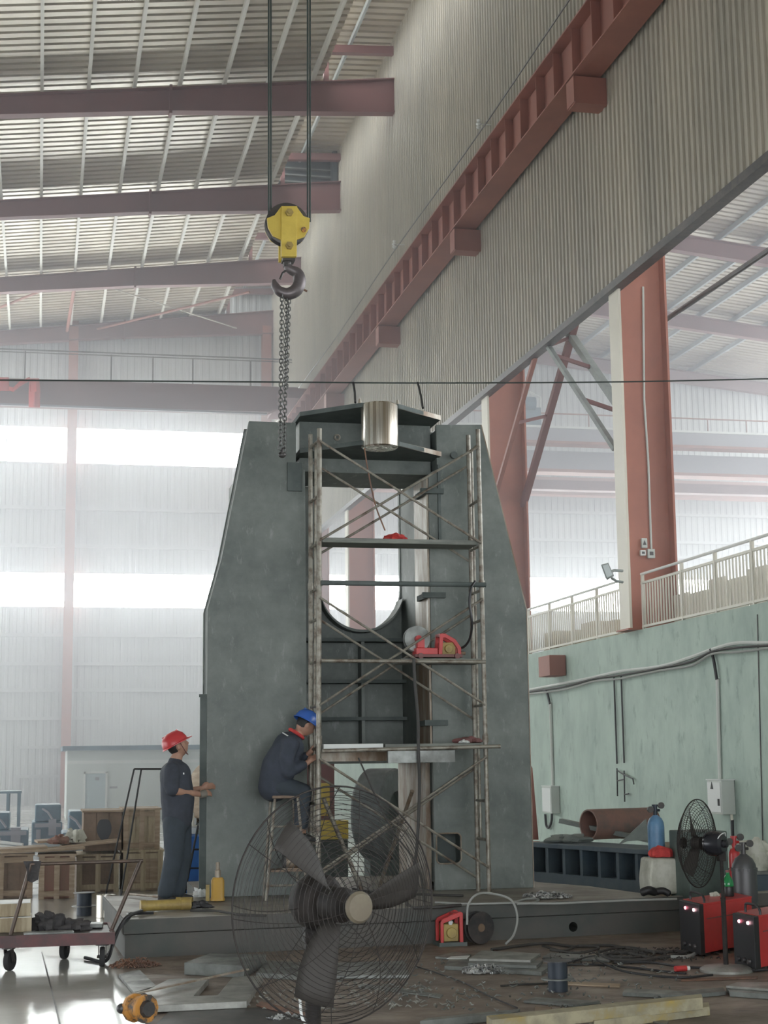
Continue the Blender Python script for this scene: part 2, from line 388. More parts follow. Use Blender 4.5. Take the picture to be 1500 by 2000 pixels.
# roof sheets
PUR = .2
def roofed(A, B, fn):      # flat pans with a narrow deep rib between them
    mb = MB(); t = A; vs = []
    while t < B:
        for (q, d_) in ((0, 0), (.262, .012), (.27, .10), (.30, .11), (.345, .11), (.37, .10)):
            vs += list(fn(t+q, d_))
        t += .378
    return mb.add(vs, [(2*i, 2*i+1, 2*i+3, 2*i+2) for i in range(len(vs)//2-1)])
m = roofed(-6, YEND, lambda t, d_: ((-18.2, t, zr(-18.2)+PUR+d_), (7.75, t, zr(7.75)+PUR+d_)))
struct(m.build('ceiling', 'roof_sheet', origin=(0, 20, 20)), 'ribbed sheet roof of the near hall')
m = roofed(-6, YEND, lambda t, d_: ((7.6, t, 22.85+d_), (9.9, t, 22.98+d_)))
struct(m.build('ceiling', 'roof_sheet', origin=(9, 20, 22)), 'raised ridge strip of the sheet roof')
m = roofed(-6, YEND, lambda t, d_: ((12.4, t, zr(12.4)+PUR+d_), (36, t, zr(36)+PUR+d_)))
struct(m.build('ceiling', 'roof_sheet', origin=(12, 20, 20)), 'ribbed sheet roof of the right bay')
xs = [7.42-1.29*i for i in range(8)]
for i, X in enumerate(xs):
    m = MB(); z = zr(X); m.box(X-.035, X+.035, 22, 67.9, z+.02, z+PUR); m.box(X-.035, X+.06, 22, 67.9, z, z+.02)
    tag(m.build('roof_purlin', 'purlin', origin=(X, 22, z)), 'cream purlin under the left roof, %s' % nth(i, 'from the ridge'), 'purlin', 'cream roof purlins of the left hall')
for i, X in enumerate((8.6,)):
    m = MB(); m.box(X-.04, X+.04, 22, 67.9, 22.7, 22.86)
    tag(m.build('roof_purlin', 'purlin_grey'), 'grey purlin under the raised ridge strip', 'purlin')
for i in range(12):
    X = 13.4+1.5*i; z = zr(X); m = MB(); m.box(X-.05, X+.05, 24, 67.9, z, z+PUR)
    tag(m.build('roof_purlin', 'purlin_grey', origin=(X, 24, z)), 'grey purlin under the right roof, %s' % nth(i, 'from the ridge'), 'purlin', 'grey roof purlins of the right bay')
YR = [34.3, 42.8, 51.3, 59.8, 67.45]
def rafter_web(poly, Y, tw, wd, tf):
    mb = MB(); mb.prism(poly, (0, tw, 0), lambda a, b: V((a, Y-tw/2, b)))
    return mb
for i, Y in enumerate(YR):
    T = lambda X: zr(X); B = lambda X: 20.17+(.074*(X-3.3) if X > 3.3 else .105*(X-3.3))
    if i == 0: continue
    o = thing('roof_rafter', 'tapered red roof beam of the left hall, %s' % nth(i-1, 'one in view') if i else 'tapered red roof beam just above the view', 'roof beam', (9.9, Y, B(9.9)), 'roof beams of the left hall')
    if i == len(YR)-1: o['label'] = 'red roof beam against the end wall of the left hall'
    rafter_web([(-7.5, T(-7.5)-.02), (-7.5, B(-7.5)+.02), (3.3, B(3.3)+.02), (9.9, B(9.9)+.02), (9.9, T(9.9)-.02)], Y, .03, 0, 0).build('web', 'maroon', o)
    m = MB(); m.beam((-7.5, Y, B(-7.5)), (3.3, Y, B(3.3)), .34, .035); m.beam((3.3, Y, B(3.3)), (9.9, Y, B(9.9)), .34, .035)
    m.build('bottom_flange', 'maroon', o)
    m = MB(); m.beam((-7.5, Y, T(-7.5)-.02), (9.9, Y, T(9.9)-.02), .34, .03); m.build('top_flange', 'maroon', o)
    m = MB(); m.box(3.26, 3.34, Y-.19, Y+.19, B(3.3)-.1, T(3.3)+.06); m.build('splice_plate', 'maroon', o)
    m = MB(); m.beam((8.0, Y, 22.5), (9.9, Y, 22.62), .2, .24); m.build('ridge_stub', 'maroon', o)
    m = MB(); m.box(7.78, 7.92, Y-.08, Y+.08, zr(7.8)-.02, 22.8); m.build('ridge_post', 'maroon', o)
# louvred vent box in the ridge strip
Y = 51.3
o = thing('ridge_vent', 'dark louvred vent box in the ridge above the second roof beam', 'roof vent', (8.6, Y+.9, 21.7))
m = MB(); m.box(7.5, 9.85, Y+.9, Y+1.0, 21.6, 23.4); m.box(7.45, 9.85, Y+.3, Y+1.0, 23.35, 23.42); m.box(9.7, 9.85, Y+.3, Y+.9, 21.7, 23.4); m.build('case', 'vent_dark', o)
m = MB()
for z in (21.9, 22.15, 22.4): m.box(7.55, 9.7, Y+.75, Y+.9, z, z+.05)
m.build('louvre', 'grey_sheet', o)
# right bay rafters
for i, Y in enumerate((51.0, 59.5, 67.4)):
    T = zr; o = thing('roof_rafter', ['red roof beam of the right bay nearest the camera', 'middle red roof beam of the right bay', 'red roof beam at the far end of the right bay'][i], 'roof beam', (10.2, Y, zr(10.2)-.6), 'roof beams of the right bay')
    m = MB(); m.prism([(10.2, T(10.2)-.03), (36, T(36)-.03), (36, T(36)-.55), (10.2, T(10.2)-.7)], (0, .03, 0), lambda a, b: V((a, Y-.015, b))); m.build('web', 'maroon', o)
    m = MB(); m.beam((10.2, Y, T(10.2)-.7), (36, Y, T(36)-.55), .32, .035); m.build('bottom_flange', 'maroon', o)
    m = MB(); m.beam((10.2, Y, T(10.2)-.03), (36, Y, T(36)-.03), .32, .03); m.build('top_flange', 'maroon', o)
# roof ties at the far end
for i, (p0, p1, r_, mt, lb) in enumerate((((487, 570), (190, 643), .05, 'red_oxide', 'red roof tie rod sloping down leftwards near the end wall'),
                                 ((200, 557), (462, 641), .03, 'purlin', 'thin pale roof tie rod crossing the red one'),
                                 ((110, 556), (-60, 625), .05, 'red_oxide', 'red roof tie rod at the left edge'),
                                 ((146, 558), (131, 646), .07, 'red_oxide', 'short red roof strut between the last two roof beams'))):
    m = MB(); m.tube([at(*p0, 59.8), at(*p1, 67.3)], r_, 8)
    tag(m.build('roof_tie', mt), lb, 'tie rod', 'roof ties at the far end')

# ---------------------------------------------------------------- columns along the right side
for i, Y in enumerate([25.7+8.45*k for k in range(5)]):
    o = thing('steel_column', 'red steel column with a pale edge rising over the green wall, %s' % nth(i, 'in the row'), 'column', (10.4, Y, 3.9), 'red columns of the right side')
    m = MB(); m.box(10.0, 10.84, Y-.02, Y+.02, 3.9, 21.0); m.build('web', 'column_red', o)
    m = MB(); m.box(9.955, 10.0, Y-.24, Y+.24, 3.9, 10.02); m.box(10.0, 10.02, Y-.24, Y+.24, 10.02, 21.0); m.build('flange', 'cream_paint', o, label='cream painted flange')
    m = MB(); m.box(10.84, 10.88, Y-.24, Y+.24, 3.9, 21.0); m.build('flange', 'column_red', o)
    m = MB(); m.box(9.28, 9.9, Y-.2, Y+.2, 13.5, 13.52); m.box(9.28, 9.9, Y-.2, Y-.17, 13.52, 14.02); m.box(9.28, 9.9, Y+.17, Y+.2, 13.52, 14.02); m.box(9.26, 9.29, Y-.2, Y+.2, 13.52, 14.02)
    m.build('corbel', 'red_oxide', o)
    m = MB(); m.box(9.9, 10.95, Y-.3, Y+.3, 3.9, 3.93); m.build('base_plate', 'column_red', o)
# crane runway girder
o = thing('crane_girder', 'long red crane runway girder with upright stiffeners along the cladding', 'crane girder', (9.5, 12, 14.05))
m = MB(); m.box(9.44, 9.46, 12, 66.5, 14.08, 14.97); m.build('web', 'red_oxide', o)
m = MB(); m.box(9.25, 9.8, 12, 66.5, 14.05, 14.08); m.build('bottom_flange', 'red_oxide', o)
m = MB(); m.box(9.2, 9.85, 12, 66.5, 14.97, 15.0); m.build('top_flange', 'red_oxide', o)
m = MB(); m.box(9.48, 9.58, 12, 66.5, 15.0, 15.1); m.build('rail', 'dark_steel', o)
Y = 12.9
while Y < 66:
    m = MB(); m.box(9.27, 9.44, Y-.012, Y+.012, 14.08, 14.97); m.build('stiffener', 'red_oxide', o); Y += 1.056
# wire with small insulators along the girder
pts = [(9.6, Y, 16.0-.05*math.sin((Y-12)*.37)) for Y in range(12, 67, 2)]
m = MB(); m.tube(pts, .018, 6)
tag(m.build('guide_wire', 'dark_steel'), 'thin dark wire running above the red crane girder', 'wire')
for i, (px, py) in enumerate(((935, 242), (770, 477))):
    p = ax(px, py, 9.6); m = MB(); m.lathe([(.03, -.12), (.06, -.08), (.03, -.03), (.07, 0), (.03, .05), (.05, .1), (.01, .13)], p, n=10); m.box(p.x, 9.9, p.y-.01, p.y+.01, p.z-.01, p.z+.01)
    tag(m.build('insulator', 'white_paint'), 'small white insulator on the wire above the girder, %s' % ('nearer one' if i == 0 else 'farther one'), 'insulator', 'insulators on the wire')
# lattice bracing between the first two columns
def lattice(name, a0, a1, b0, b1, mats, label, ts):
    o = thing(name, label, 'brace', ((a1[0]+b1[0])/2, a1[1], min(a1[2], a0[2])))
    m = MB(); m.beam(a0, a1, .09, .09); m.build('chord', mats[0], o)
    m = MB(); m.beam(b0, b1, .14, .14); m.build('chord', mats[1], o)
    for t in ts:
        p = V(a0).lerp(V(a1), t); q = V(b0).lerp(V(b1), t); m = MB(); m.beam(p, q, .07, .07); m.build('strut', 'maroon', o)
lattice('lattice_brace', (10.02, 26.0, 13.5), (10.02, 33.9, 7.43), (10.82, 26.0, 14.2), (10.82, 34.1, 7.5), ('red_oxide', 'maroon'), 'lattice brace sloping down from the near column to the second column', (.3, .55, .75))
lattice('lattice_brace', (10.0, 34.0, 13.6), (10.0, 26.0, 7.2), (10.82, 34.0, 13.4), (10.82, 26.0, 6.95), ('grey_sheet', 'grey_sheet'), 'lattice brace rising from the near column foot towards the second column top', (.35, .6, .8))

p, q = ax(1287, 634, 11.05), ax(1900, 220, 11.05)
m = MB(); m.tube([p, q], .05, 8); m.box(10.885, 11.12, p.y-.12, p.y+.05, p.z-.1, p.z+.1)
tag(m.build('roof_pipe', 'dark_steel'), 'dark pipe running along the right bay from the near column', 'pipe')
# ---------------------------------------------------------------- travelling cranes far back
o = thing('bridge_crane', 'hazy maroon crane bridge spanning the left hall before the end wall', 'crane', (2, 58, 14.75))
m = MB(); m.prism([(-8, 14.75), (8.3, 14.85), (9.4, 15.4), (9.4, 15.85), (-8, 15.72)], (0, .6, 0), lambda a, b: V((a, 57.7, b))); m.build('box_girder', 'maroon', o)
m = MB(); m.box(-8, 8.2, 57.55, 57.7, 14.72, 14.79); m.build('lower_flange', 'crane_grey', o, label='grey lower flange')
m = MB(); m.box(8.6, 9.75, 56.4, 60.2, 15.12, 15.5); m.build('end_carriage', 'maroon', o)
for i, X in enumerate((-3.2, -.8, 2.35, 3.9, 5.4, 7.6)):
    m = MB(); m.tube([(X, 57.8, 15.75), (X, 57.8, 16.85)], .03, 6); m.build('railing_post', 'dark_steel', o)
m = MB(); m.tube([(-8, 57.8, 16.85), (9.2, 57.8, 16.95)], .03, 6); m.tube([(-8, 57.8, 16.75), (9.2, 57.8, 16.85)], .02, 6); m.build('handrail', 'dark_steel', o)
z = lambda y: at(1250, y, 58).z
o = thing('bridge_crane', 'grey crane bridge with a pale handrail across the right bay', 'crane', (22, 58, z(938)))
m = MB(); m.box(10.95, 36, 57.8, 58.3, z(870), z(843)); m.build('box_girder', 'crane_grey', o)
m = MB(); m.box(10.95, 36, 57.6, 58.3, z(875), z(870)); m.build('pink_flange', 'red_oxide', o)
m = MB(); m.box(10.95, 36, 57.75, 57.8, z(844), z(840)); m.build('pale_edge', 'white_paint', o)
m = MB(); m.box(10.95, 36, 59.2, 59.8, z(912), z(874)); m.build('box_girder', 'crane_grey', o)
m = MB(); m.box(10.95, 36, 59.0, 59.8, z(917), z(911)); m.build('pink_flange', 'red_oxide', o)
m = MB(); m.box(10.95, 36, 60.8, 61.3, z(936), z(917)); m.build('box_girder', 'maroon', o)
for i in range(9):
    X = 19.5+1.7*i; m = MB(); m.tube([(X, 57.9, z(843)), (X, 57.9, z(815))], .025, 6); m.build('railing_post', 'red_oxide', o)
m = MB(); m.tube([(11, 57.9, z(815)), (36, 57.9, z(815))], .03, 6); m.build('handrail', 'red_oxide', o)
p = at(1030, 800, 57.9)
o2 = thing('crane_hoist', 'blue hoist machinery on top of the right bay crane', 'hoist', (p.x, 58, z(840)))
m = MB(); m.box(p.x-.6, p.x+.55, 57.85, 58.3, z(840), z(805)); m.build('housing', 'machine_blue', o2)
m = MB(); m.cyl((p.x-.5, 57.9, z(798)), (p.x+.3, 57.9, z(798)), .28); m.build('drum', 'machine_blue', o2, smooth=True)
m = MB(); m.tube([(p.x+.5, 57.9, z(840)), (p.x+.55, 57.9, z(785)), (p.x+.1, 57.9, z(775))], .04, 6); m.build('bracket', 'white_paint', o2)
m = MB(); m.box(10.95, 36, 66.6, 67.2, at(1250, 970, 66.6).z, at(1250, 936, 66.6).z)
tag(m.build('wall_beam', 'red_oxide'), 'wide orange red beam low on the end wall of the right bay', 'beam')

# ---------------------------------------------------------------- railing on the green wall
def fence(Y0, Y1, label, posts):
    o = thing('railing', label, 'railing', (10.15, (Y0+Y1)/2, 3.9), 'railing sections on the green wall')
    m = MB(); m.box(10.13, 10.17, Y0, Y1, 3.93, 3.97); m.build('bottom_rail', 'fence_paint', o)
    m = MB(); m.box(10.13, 10.17, Y0, Y1, 4.68, 4.72); m.build('middle_rail', 'fence_paint', o)
    m = MB(); m.tube([(10.15, Y0, 4.86), (10.15, Y1, 4.86)], .025, 8); m.build('top_rail', 'pale_rail', o)
    for y in posts:
        m = MB(); m.box(10.125, 10.175, y-.025, y+.025, 3.9, 4.85); m.build('post', 'fence_paint', o)
    m = MB(); n = int((Y1-Y0)/.118)
    pk = []
    for i in range(n):
        y = Y0+.06+i*.118; q = MB(); q.box(10.14, 10.16, y-.012, y+.012, 3.97, 4.68); pk.append(q)
    for q in pk[:95]: q.build('picket', 'fence_paint', o)
    if len(pk) > 95:
        m = MB()
        for q in pk[95:]: m.add(q.v, q.f)
        m.build('picket', 'fence_paint', o)['kind'] = 'stuff'
fence(14.3, 25.35, 'cream picket railing right of the near red column', [14.4, 15.8, 17.1, 18.4, 19.7, 21.0, 22.3, 23.6, 25.3])
fence(26.1, 33.7, 'cream picket railing between the near column and the press', [26.2, 27.6, 29.0, 30.4, 31.8, 33.2])
# haze: thin smoky air in the far half of the hall
def haze(y0, y1, z0, z1, dens, nm, label):
    m = MB(); m.box(-17.5, 35.5, y0, y1, z0, z1)
    hm = bpy.data.materials.new(nm); hm.use_nodes = True; n = hm.node_tree
    for x in list(n.nodes): n.nodes.remove(x)
    oo = n.nodes.new('ShaderNodeOutputMaterial'); vs = n.nodes.new('ShaderNodeVolumeScatter')
    vs.inputs['Color'].default_value = (.95, .94, 1, 1); vs.inputs['Density'].default_value = dens; vs.inputs['Anisotropy'].default_value = .35
    n.links.new(vs.outputs[0], oo.inputs['Volume']); MATS[nm] = hm
    tag(m.build('haze', nm), label, 'haze', kind='stuff')
haze(19.4, 43.9, .02, 23.05, HAZE, 'haze_near', 'thin smoky haze in the middle of the hall')
haze(43.95, 67.94, .02, 16.9, HAZE_FAR, 'haze_far', 'thick pale smoke before the end wall')
haze(43.95, 67.94, 16.95, 23.05, HAZE, 'haze_roof', 'thin smoky haze under the far roof')
# ================================================================ bed plate
BZ = .34
fl, fr = V((.78, 14.67, 0)), V((7.6, 15.28, 0))
q1, q2 = gz(1300, 1751, BZ), gz(1150, 1731, BZ)
bed = [(.78, 14.67), (7.6, 15.28), (7.6, 15.5), (q1.x, q1.y), (q2.x, q2.y), (5.6, 17.4), (5.6, 19.0), (1.75, 19.0), (1.72, 17.32), (.70, 17.25)]
o = thing('bed_plate', 'long low cast steel bed plate under the press frame', 'bed plate', (3.5, 16, 0))
m = MB(); m.prism([(a+.02*(a < 3), b+.02) for a, b in bed], (0, 0, .205), lambda a, b: V((a, b, 0)))
lower = m.build('base', 'bed_steel', o)
m = MB(); m.prism(bed, (0, 0, .13), lambda a, b: V((a, b, .21))); m.build('top_slab', 'bed_steel', o, bevel=.008)
m = MB(); m.prism([(a*.995+.02, b+.015) for a, b in bed], (0, 0, .006), lambda a, b: V((a, b, .337))); m.build('worn_top', 'bed_top', o)
h = at(1125, 1812, 15.0); c = MB(); c.cyl((h.x, h.y-.4, h.z), (h.x, h.y+.5, h.z), .047); cut(lower, [c])

# ================================================================ press frame
YF = 16.7
P = thing('press_frame', 'huge dark steel press frame standing on the bed plate', 'press frame', (3.5, YF, .343))
fy = lambda a, b: V((a, YF, b))
def plate(poly, y0, y1): m = MB(); m.prism(poly, (0, y1-y0, 0), lambda a, b: V((a, y0, b))); return m
left = [(2.18, 5.43), (2.70, 5.43), (2.70, 4.97), (2.80, 4.90), (2.815, .346), (1.735, .346), (1.735, 3.35), (1.885, 3.91)]
right = [(4.30, 5.46), (4.82, 5.48), (5.30, 3.39), (5.30, .346), (4.2, .346), (4.2, 4.9), (4.30, 4.95)]
o = plate(left, YF, YF+.06).build('side_plate', 'mill_scale', P, bevel=.004)
def inset(poly, s=.975):
    cx = sum(p[0] for p in poly)/len(poly); cz = sum(p[1] for p in poly)/len(poly)
    return [(cx+(a-cx)*s, max(.346, cz+(b-cz)*s)) for a, b in poly]
plate(inset(left), YF+.06, YF+.42).build('side_box', 'mill_dark', P)
plate(left, YF+.42, YF+.46).build('side_plate', 'mill_scale', P)
m = MB(); m.box(1.665, 1.734, YF+.005, YF+.03, .346, 2.42); m.box(1.655, 1.734, YF, YF+.035, 2.42, 2.45); m.build('edge_bar', 'mill_dark', P)
# rounded window in the right plate
o = plate(right, YF, YF+.06).build('side_plate', 'mill_scale', P)
w0, w1 = at(852, 1628, YF), at(901, 1686, YF); r_ = .05
def rrect(x0, x1, z0, z1, r, n=5):
    out = []
    for cx, cz, a0 in ((x1-r, z1-r, 0), (x0+r, z1-r, 90), (x0+r, z0+r, 180), (x1-r, z0+r, 270)):
        for i in range(n+1): t = math.radians(a0+90*i/n); out.append((cx+r*math.cos(t), cz+r*math.sin(t)))
    return out
rr = rrect(w0.x, w1.x, w1.z, w0.z, r_)
cut(o, [plate(rr, YF-.1, YF+.2)])
m = MB(); m.tube([V((a, YF-.004, b)) for a, b in rr], .009, 6, closed=True); m.build('window_rim', 'bare_steel', P, label='bright ground rim of the window')
rb = plate(inset(right), YF+.06, YF+.42).build('side_box', 'mill_dark', P)
cut(rb, [plate(rrect(w0.x-.02, w1.x+.02, w1.z-.02, w0.z+.02, r_), YF, YF+.3)])
plate(right, YF+.42, YF+.46).build('side_plate', 'mill_scale', P)
m = MB(); m.box(5.302, 5.312, YF-.004, YF+.06, .346, 3.39); m.beam((5.306, YF+.03, 3.39), (4.826, YF+.03, 5.48), .06, .012, up=(1, 0, .2)); m.build('edge_strip', 'bare_steel', P)
# inner columns with the ground guide strip
m = MB(); m.box(4.215, 4.9, YF+.46, 18.3, .346, 4.95); m.build('inner_column', 'mill_scale', P)
m = MB(); m.box(2.15, 2.79, YF+.46, 18.3, .346, 4.95); m.build('inner_column', 'mill_scale', P)
m = MB(); m.box(4.175, 4.198, YF+.02, YF+.62, 1.80, 4.85); m.build('guide_strip', 'bare_steel', P, label='ground beige guide strip on the inner edge')
m = MB(); m.box(4.16, 4.214, YF+.2, YF+1.55, .346, 1.70); m.build('pedestal_face', 'bare_steel', P, label='bare grey lower inner face')
for y in (960, 1163, 1412):
    z = at(840, y, YF).z; m = MB(); m.box(4.1, 4.36, YF-.06, YF-.001, z-.03, z+.03); m.box(4.14, 4.2, YF-.001, YF+.4, z-.03, z+.03)
    m.build('clamp', 'mill_dark', P)
for z0, z1 in ((4.1, 5.0),):
    m = MB(); m.box(4.30, 4.33, YF-.03, YF-.001, z0, z1); m.build('seam_bar', 'mill_dark', P)
    m = MB(); m.box(2.60, 2.76, YF-.04, YF-.001, at(590, 960, YF).z, at(590, 905, YF).z); m.build('seam_bar', 'mill_dark', P)
# arch plate at the back with the U opening, and the ribbed panel under it
cx, cz, cr = 3.70, 3.76, .505
arc = [(cx+cr*math.cos(t), cz+cr*math.sin(t)) for t in [math.pi+math.pi*i/24 for i in range(25)]]
poly = [(2.78, 4.98), (2.78, 1.78), (4.23, 1.78), (4.23, 4.98), (cx+cr, 4.98)] + arc[::-1] + [(cx-cr, 4.98)]
plate(poly, 18.2, 18.28).build('arch_plate', 'mill_scale', P)
m = MB()
for i in range(1, 22):
    a0, a1 = arc[i], arc[i+1]; m.hexa([(a0[0], 18.0, a0[1]-.03), (a1[0], 18.0, a1[1]-.03), (a1[0], 18.36, a1[1]-.03), (a0[0], 18.36, a0[1]-.03), (a0[0], 18.0, a0[1]), (a1[0], 18.0, a1[1]), (a1[0], 18.36, a1[1]), (a0[0], 18.36, a0[1])])
m.build('arch_lip', 'mill_scale', P, smooth=True)
for y in (1250, 1331, 1404):
    z = at(700, y, 18.0).z; m = MB(); m.box(2.79, 4.21, 17.95, 18.2, z-.02, z+.02); m.build('stiffener', 'mill_dark', P)
x_ = at(706, 1350, 18.1).x; m = MB(); m.box(x_-.02, x_+.02, 18.0, 18.2, 1.78, at(700, 1250, 18).z); m.build('stiffener', 'mill_scale', P)
m = MB(); m.box(2.79, 4.21, 17.4, 18.3, 1.70, 1.79); m.build('lower_beam', 'mill_scale', P)
# crown with the ground cylinder
YC = 16.15
zb, zt = at(705, 868, YC).z, at(740, 787, YC).z
m = MB(); m.box(2.78, 4.29, 16.95, 17.9, 4.93, 5.52); m.build('crown_box', 'mill_scale', P)
cx = at(742, 830, YC).x; ct = [(2.74, 17.9), (4.33, 17.9), (4.33, 16.62), (cx+.21, YC-.03), (cx-.21, YC-.03), (2.74, 16.68)]
def tilt(z0): return lambda a, b: V((a, b, z0))
m = MB(); m.prism(ct, (0, 0, .05), tilt(zt-.06)); m.build('crown_top', 'mill_dark', P, bevel=.004)
m = MB(); m.prism(ct, (0, 0, .05), tilt(zb-.01)); m.build('crown_bottom', 'mill_dark', P, bevel=.004)
for z in (zb+.015, zt-.035):
    m = MB(); m.beam((cx+.2, YC-.025, z), (4.33, 16.615, z), .004, .052); m.build('ground_edge', 'bare_steel', P, label='bright ground plate edge')
m = MB(); m.lathe([(.12, 0), (.185, .0), (.2, .015), (.2, zt-zb+.0), (.185, zt-zb+.02), (.1, zt-zb+.02)], (cx, YC+.02, zb-.035), n=48); m.build('cylinder', 'polished', P, smooth=True, label='bright turned steel cylinder')
for dx in (-.21, .21):
    m = MB(); m.cyl((cx+dx, YC+.05, zt), (cx+dx, YC+.05, zt+.05), .02, .012, 10); m.build('lug', 'bare_steel', P)
p = at(658, 855, 16.95); m = MB(); m.ring((p.x, 16.93, p.z), (0, 1, 0), .028, .012, 16, 6); m.build('lifting_eye', 'bare_steel', P)
p = at(885, 890, YF); m = MB(); m.cyl((p.x, YF-.05, p.z), (p.x, YF, p.z), .04, n=12); m.build('bolt', 'mill_dark', P)

# ---------------------------------------------------------------- seen through the foot of the press
def roller(px, py, Y, R, wdt, hub, label):
    c = at(px, py, Y); o = thing('roller_wheel', label, 'wheel', (c.x, c.y, c.z-R), 'roller wheels behind the press')
    ang = .62; a = V((math.cos(ang), -math.sin(ang), 0)); n = 40
    m = MB(); m.lathe([(hub, 0), (R*.96, 0), (R, .03), (R, wdt-.03), (R*.96, wdt), (hub, wdt), (hub, 0)], c-a*wdt/2, a, n); m.build('rim', 'stone_wheel', o, smooth=True)
    m = MB(); m.lathe([(.06, 0), (hub, 0), (hub, wdt*.5), (.06, wdt*.5)], c-a*wdt/4, a, 24); m.build('disc', 'mill_dark', o)
    m = MB(); m.box(c.x-.22, c.x+.22, c.y-.2, c.y+.2, 0.01, c.z-R*.62); m.build('stand', 'mill_dark', o)
    return o
roller(748, 1590, 20.6, .60, .42, .30, 'big dark roller wheel seen through the foot of the press')
c = at(700, 1560, 22)
o = thing('spare_machine', 'dark machine body seen through the left of the press foot', 'machine', (3.5, 23.2, 0))
m = MB(); m.box(3.35, 4.32, 23.2, 24.4, .01, 1.72); m.build('body', 'maroon', o, bevel=.03)
m = MB(); m.box(3.3, 4.4, 22.6, 23.2, .01, .7); m.build('base', 'mill_dark', o, bevel=.02)
a_, b_ = at(637, 1530, 22.4), at(637, 1600, 22.4)
m = MB(); m.box(a_.x-.12, a_.x+.05, 22.4, 22.8, b_.z+.05, a_.z); m.box(a_.x-.1, a_.x+.30, 22.3, 22.6, b_.z-.28, b_.z-.02); m.build('yellow_guard', 'yellow', o, label='yellow guard')
# props and rags in the opening
def prop(p0, p1, Y0, Y1, r, mt, label):
    m = MB(); m.tube([at(*p0, Y0), at(*p1, Y1)], r, 10); return tag(m.build('steel_prop', mt, smooth=True), label, 'prop', 'loose props in the press foot')
a, b = at(805, 1545, 16.45), gz(742, 1728, .35)
m = MB(); m.tube([a, b], .022, 10); tag(m.build('steel_prop', 'bare_steel', smooth=True), 'bright screw prop leaning across the foot of the press', 'prop')
a, b = at(632, 1560, 16.65), gz(708, 1742, .35)
m = MB(); m.tube([a, b], .024, 10); tag(m.build('steel_prop', 'scaffold', smooth=True), 'rusty tube leaning behind the left scaffold posts', 'prop')

# ================================================================ scaffold
SY0, SY1 = 16.0, 16.45
S = thing('scaffold', 'rusty tube scaffold tower in front of the press', 'scaffold', (3.7, 16.2, .344))
def post(xb, xt, y, zt_, r=.024):
    m = MB(); zz = [.344, 1.95, 3.58, zt_]
    m.tube([(xb+(xt-xb)*(q-.344)/4.9, y, q) for q in zz], r, 10)
    for q in zz[1:3]: m.cyl((xb+(xt-xb)*(q-.344)/4.9, y, q-.04), (xb+(xt-xb)*(q-.344)/4.9, y, q+.04), r*1.35, n=10)
    return m.build('post', 'scaffold', S, smooth=True)
XL0, XL1, XR0, XR1 = (2.80, 2.84), (2.80, 2.82), (4.60, 4.585), (4.61, 4.60)
post(*XL0, SY0, 5.22, .027); post(*XL1, SY1, 5.25); post(*XR0, SY0, 5.27); post(*XR1, SY1, 5.3)
px_ = lambda a, z: a[0]+(a[1]-a[0])*(z-.344)/4.9
for z in (.9, 1.3, 1.86, 2.3, 2.76, 3.2, 3.52, 4.0, 4.5, 5.1):
    for A, B in ((XL0, XL1), (XR0, XR1)):
        m = MB(); m.tube([(px_(A, z), SY0, z), (px_(B, z), SY1, z)], .016, 8); m.build('rung', 'scaffold', S, smooth=True)
for A, B in ((XL0, XL1), (XR0, XR1)):     # inner ladder uprights
    m = MB(); ym = SY0+.3; m.tube([(px_(A, .9)+.01, ym, .9), (px_(A, 5.1)+.01, ym, 5.1)], .014, 8); m.build('inner_upright', 'scaffold', S, smooth=True)
for (z1, z0) in ((5.08, 4.02), (3.42, 2.30), (1.76, .62)):
    for y, s, dz in ((SY0-.03, 1, 0), (SY1+.03, -1, -.13)):
        for q in (0, 1):
            a = V((px_(XL0, z1), y, z1+dz)) if q == 0 else V((px_(XR0, z1), y, z1+dz))
            b = V((px_(XR0, z0), y, z0+dz)) if q == 0 else V((px_(XL0, z0), y, z0+dz))
            mid = (a+b)/2+V((0, .012*(1 if q else -1), 0))
            m = MB(); m.tube([a, mid, b], .0135, 8); m.build('cross_brace', 'scaffold', S, smooth=True)
            if z1 == 5.08 and s == -1 and q == 0: pass
z = at(760, 1293, SY0).z; m = MB(); m.tube([(2.84, SY0-.045, z+.01), (4.6, SY0-.045, z)], .021, 10); m.build('ledger', 'scaffold', S, smooth=True)
z = at(760, 1141, SY0).z; m = MB(); m.tube([(2.84, SY0-.05, z), (4.62, SY0-.05, z)], .027, 10); m.build('ledger', 'mill_dark', S, smooth=True, label='dark ledger tube')
z = at(760, 1460, SY0).z; m = MB(); m.tube([(2.84, SY0-.05, z-.03), (4.74, SY0-.05, z-.0)], .022, 10); m.build('ledger', 'scaffold', S, smooth=True)
def board(z, x0, x1, y0, y1, t, mt, label):
    m = MB(); m.box(x0, x1, y0, y1, z, z+t); return tag(m.build('scaffold_plank', mt, bevel=.004), label, 'plank', 'planks on the scaffold')
z4 = at(760, 1055, SY0).z
board(z4-.03, 2.87, 4.57, SY0+.03, SY1-.03, .05, 'plank', 'highest scaffold plank with the orange cloth on it')
z3 = 2.795
board(z3-.05, 3.70, 4.57, SY0+.03, SY1-.03, .045, 'plank', 'short dark scaffold plank under the upper wire feeder')
z2 = at(760, 1452, SY0).z
board(z2-.05, 2.87, 3.50, SY0+.03, SY1-.03, .05, 'white_paint', 'white topped plank at the left of the lowest scaffold deck')
board(z2-.05, 3.52, 4.56, SY0+.03, SY1-.03, .045, 'plank', 'grey plank at the right of the lowest scaffold deck')
a, b = at(757, 1467, 15.9), at(888, 1487, 15.9)
m = MB(); m.box(a.x, b.x, 15.88, 15.935, b.z, a.z); m.box(a.x, b.x, 15.88, 16.0, b.z-.008, b.z)
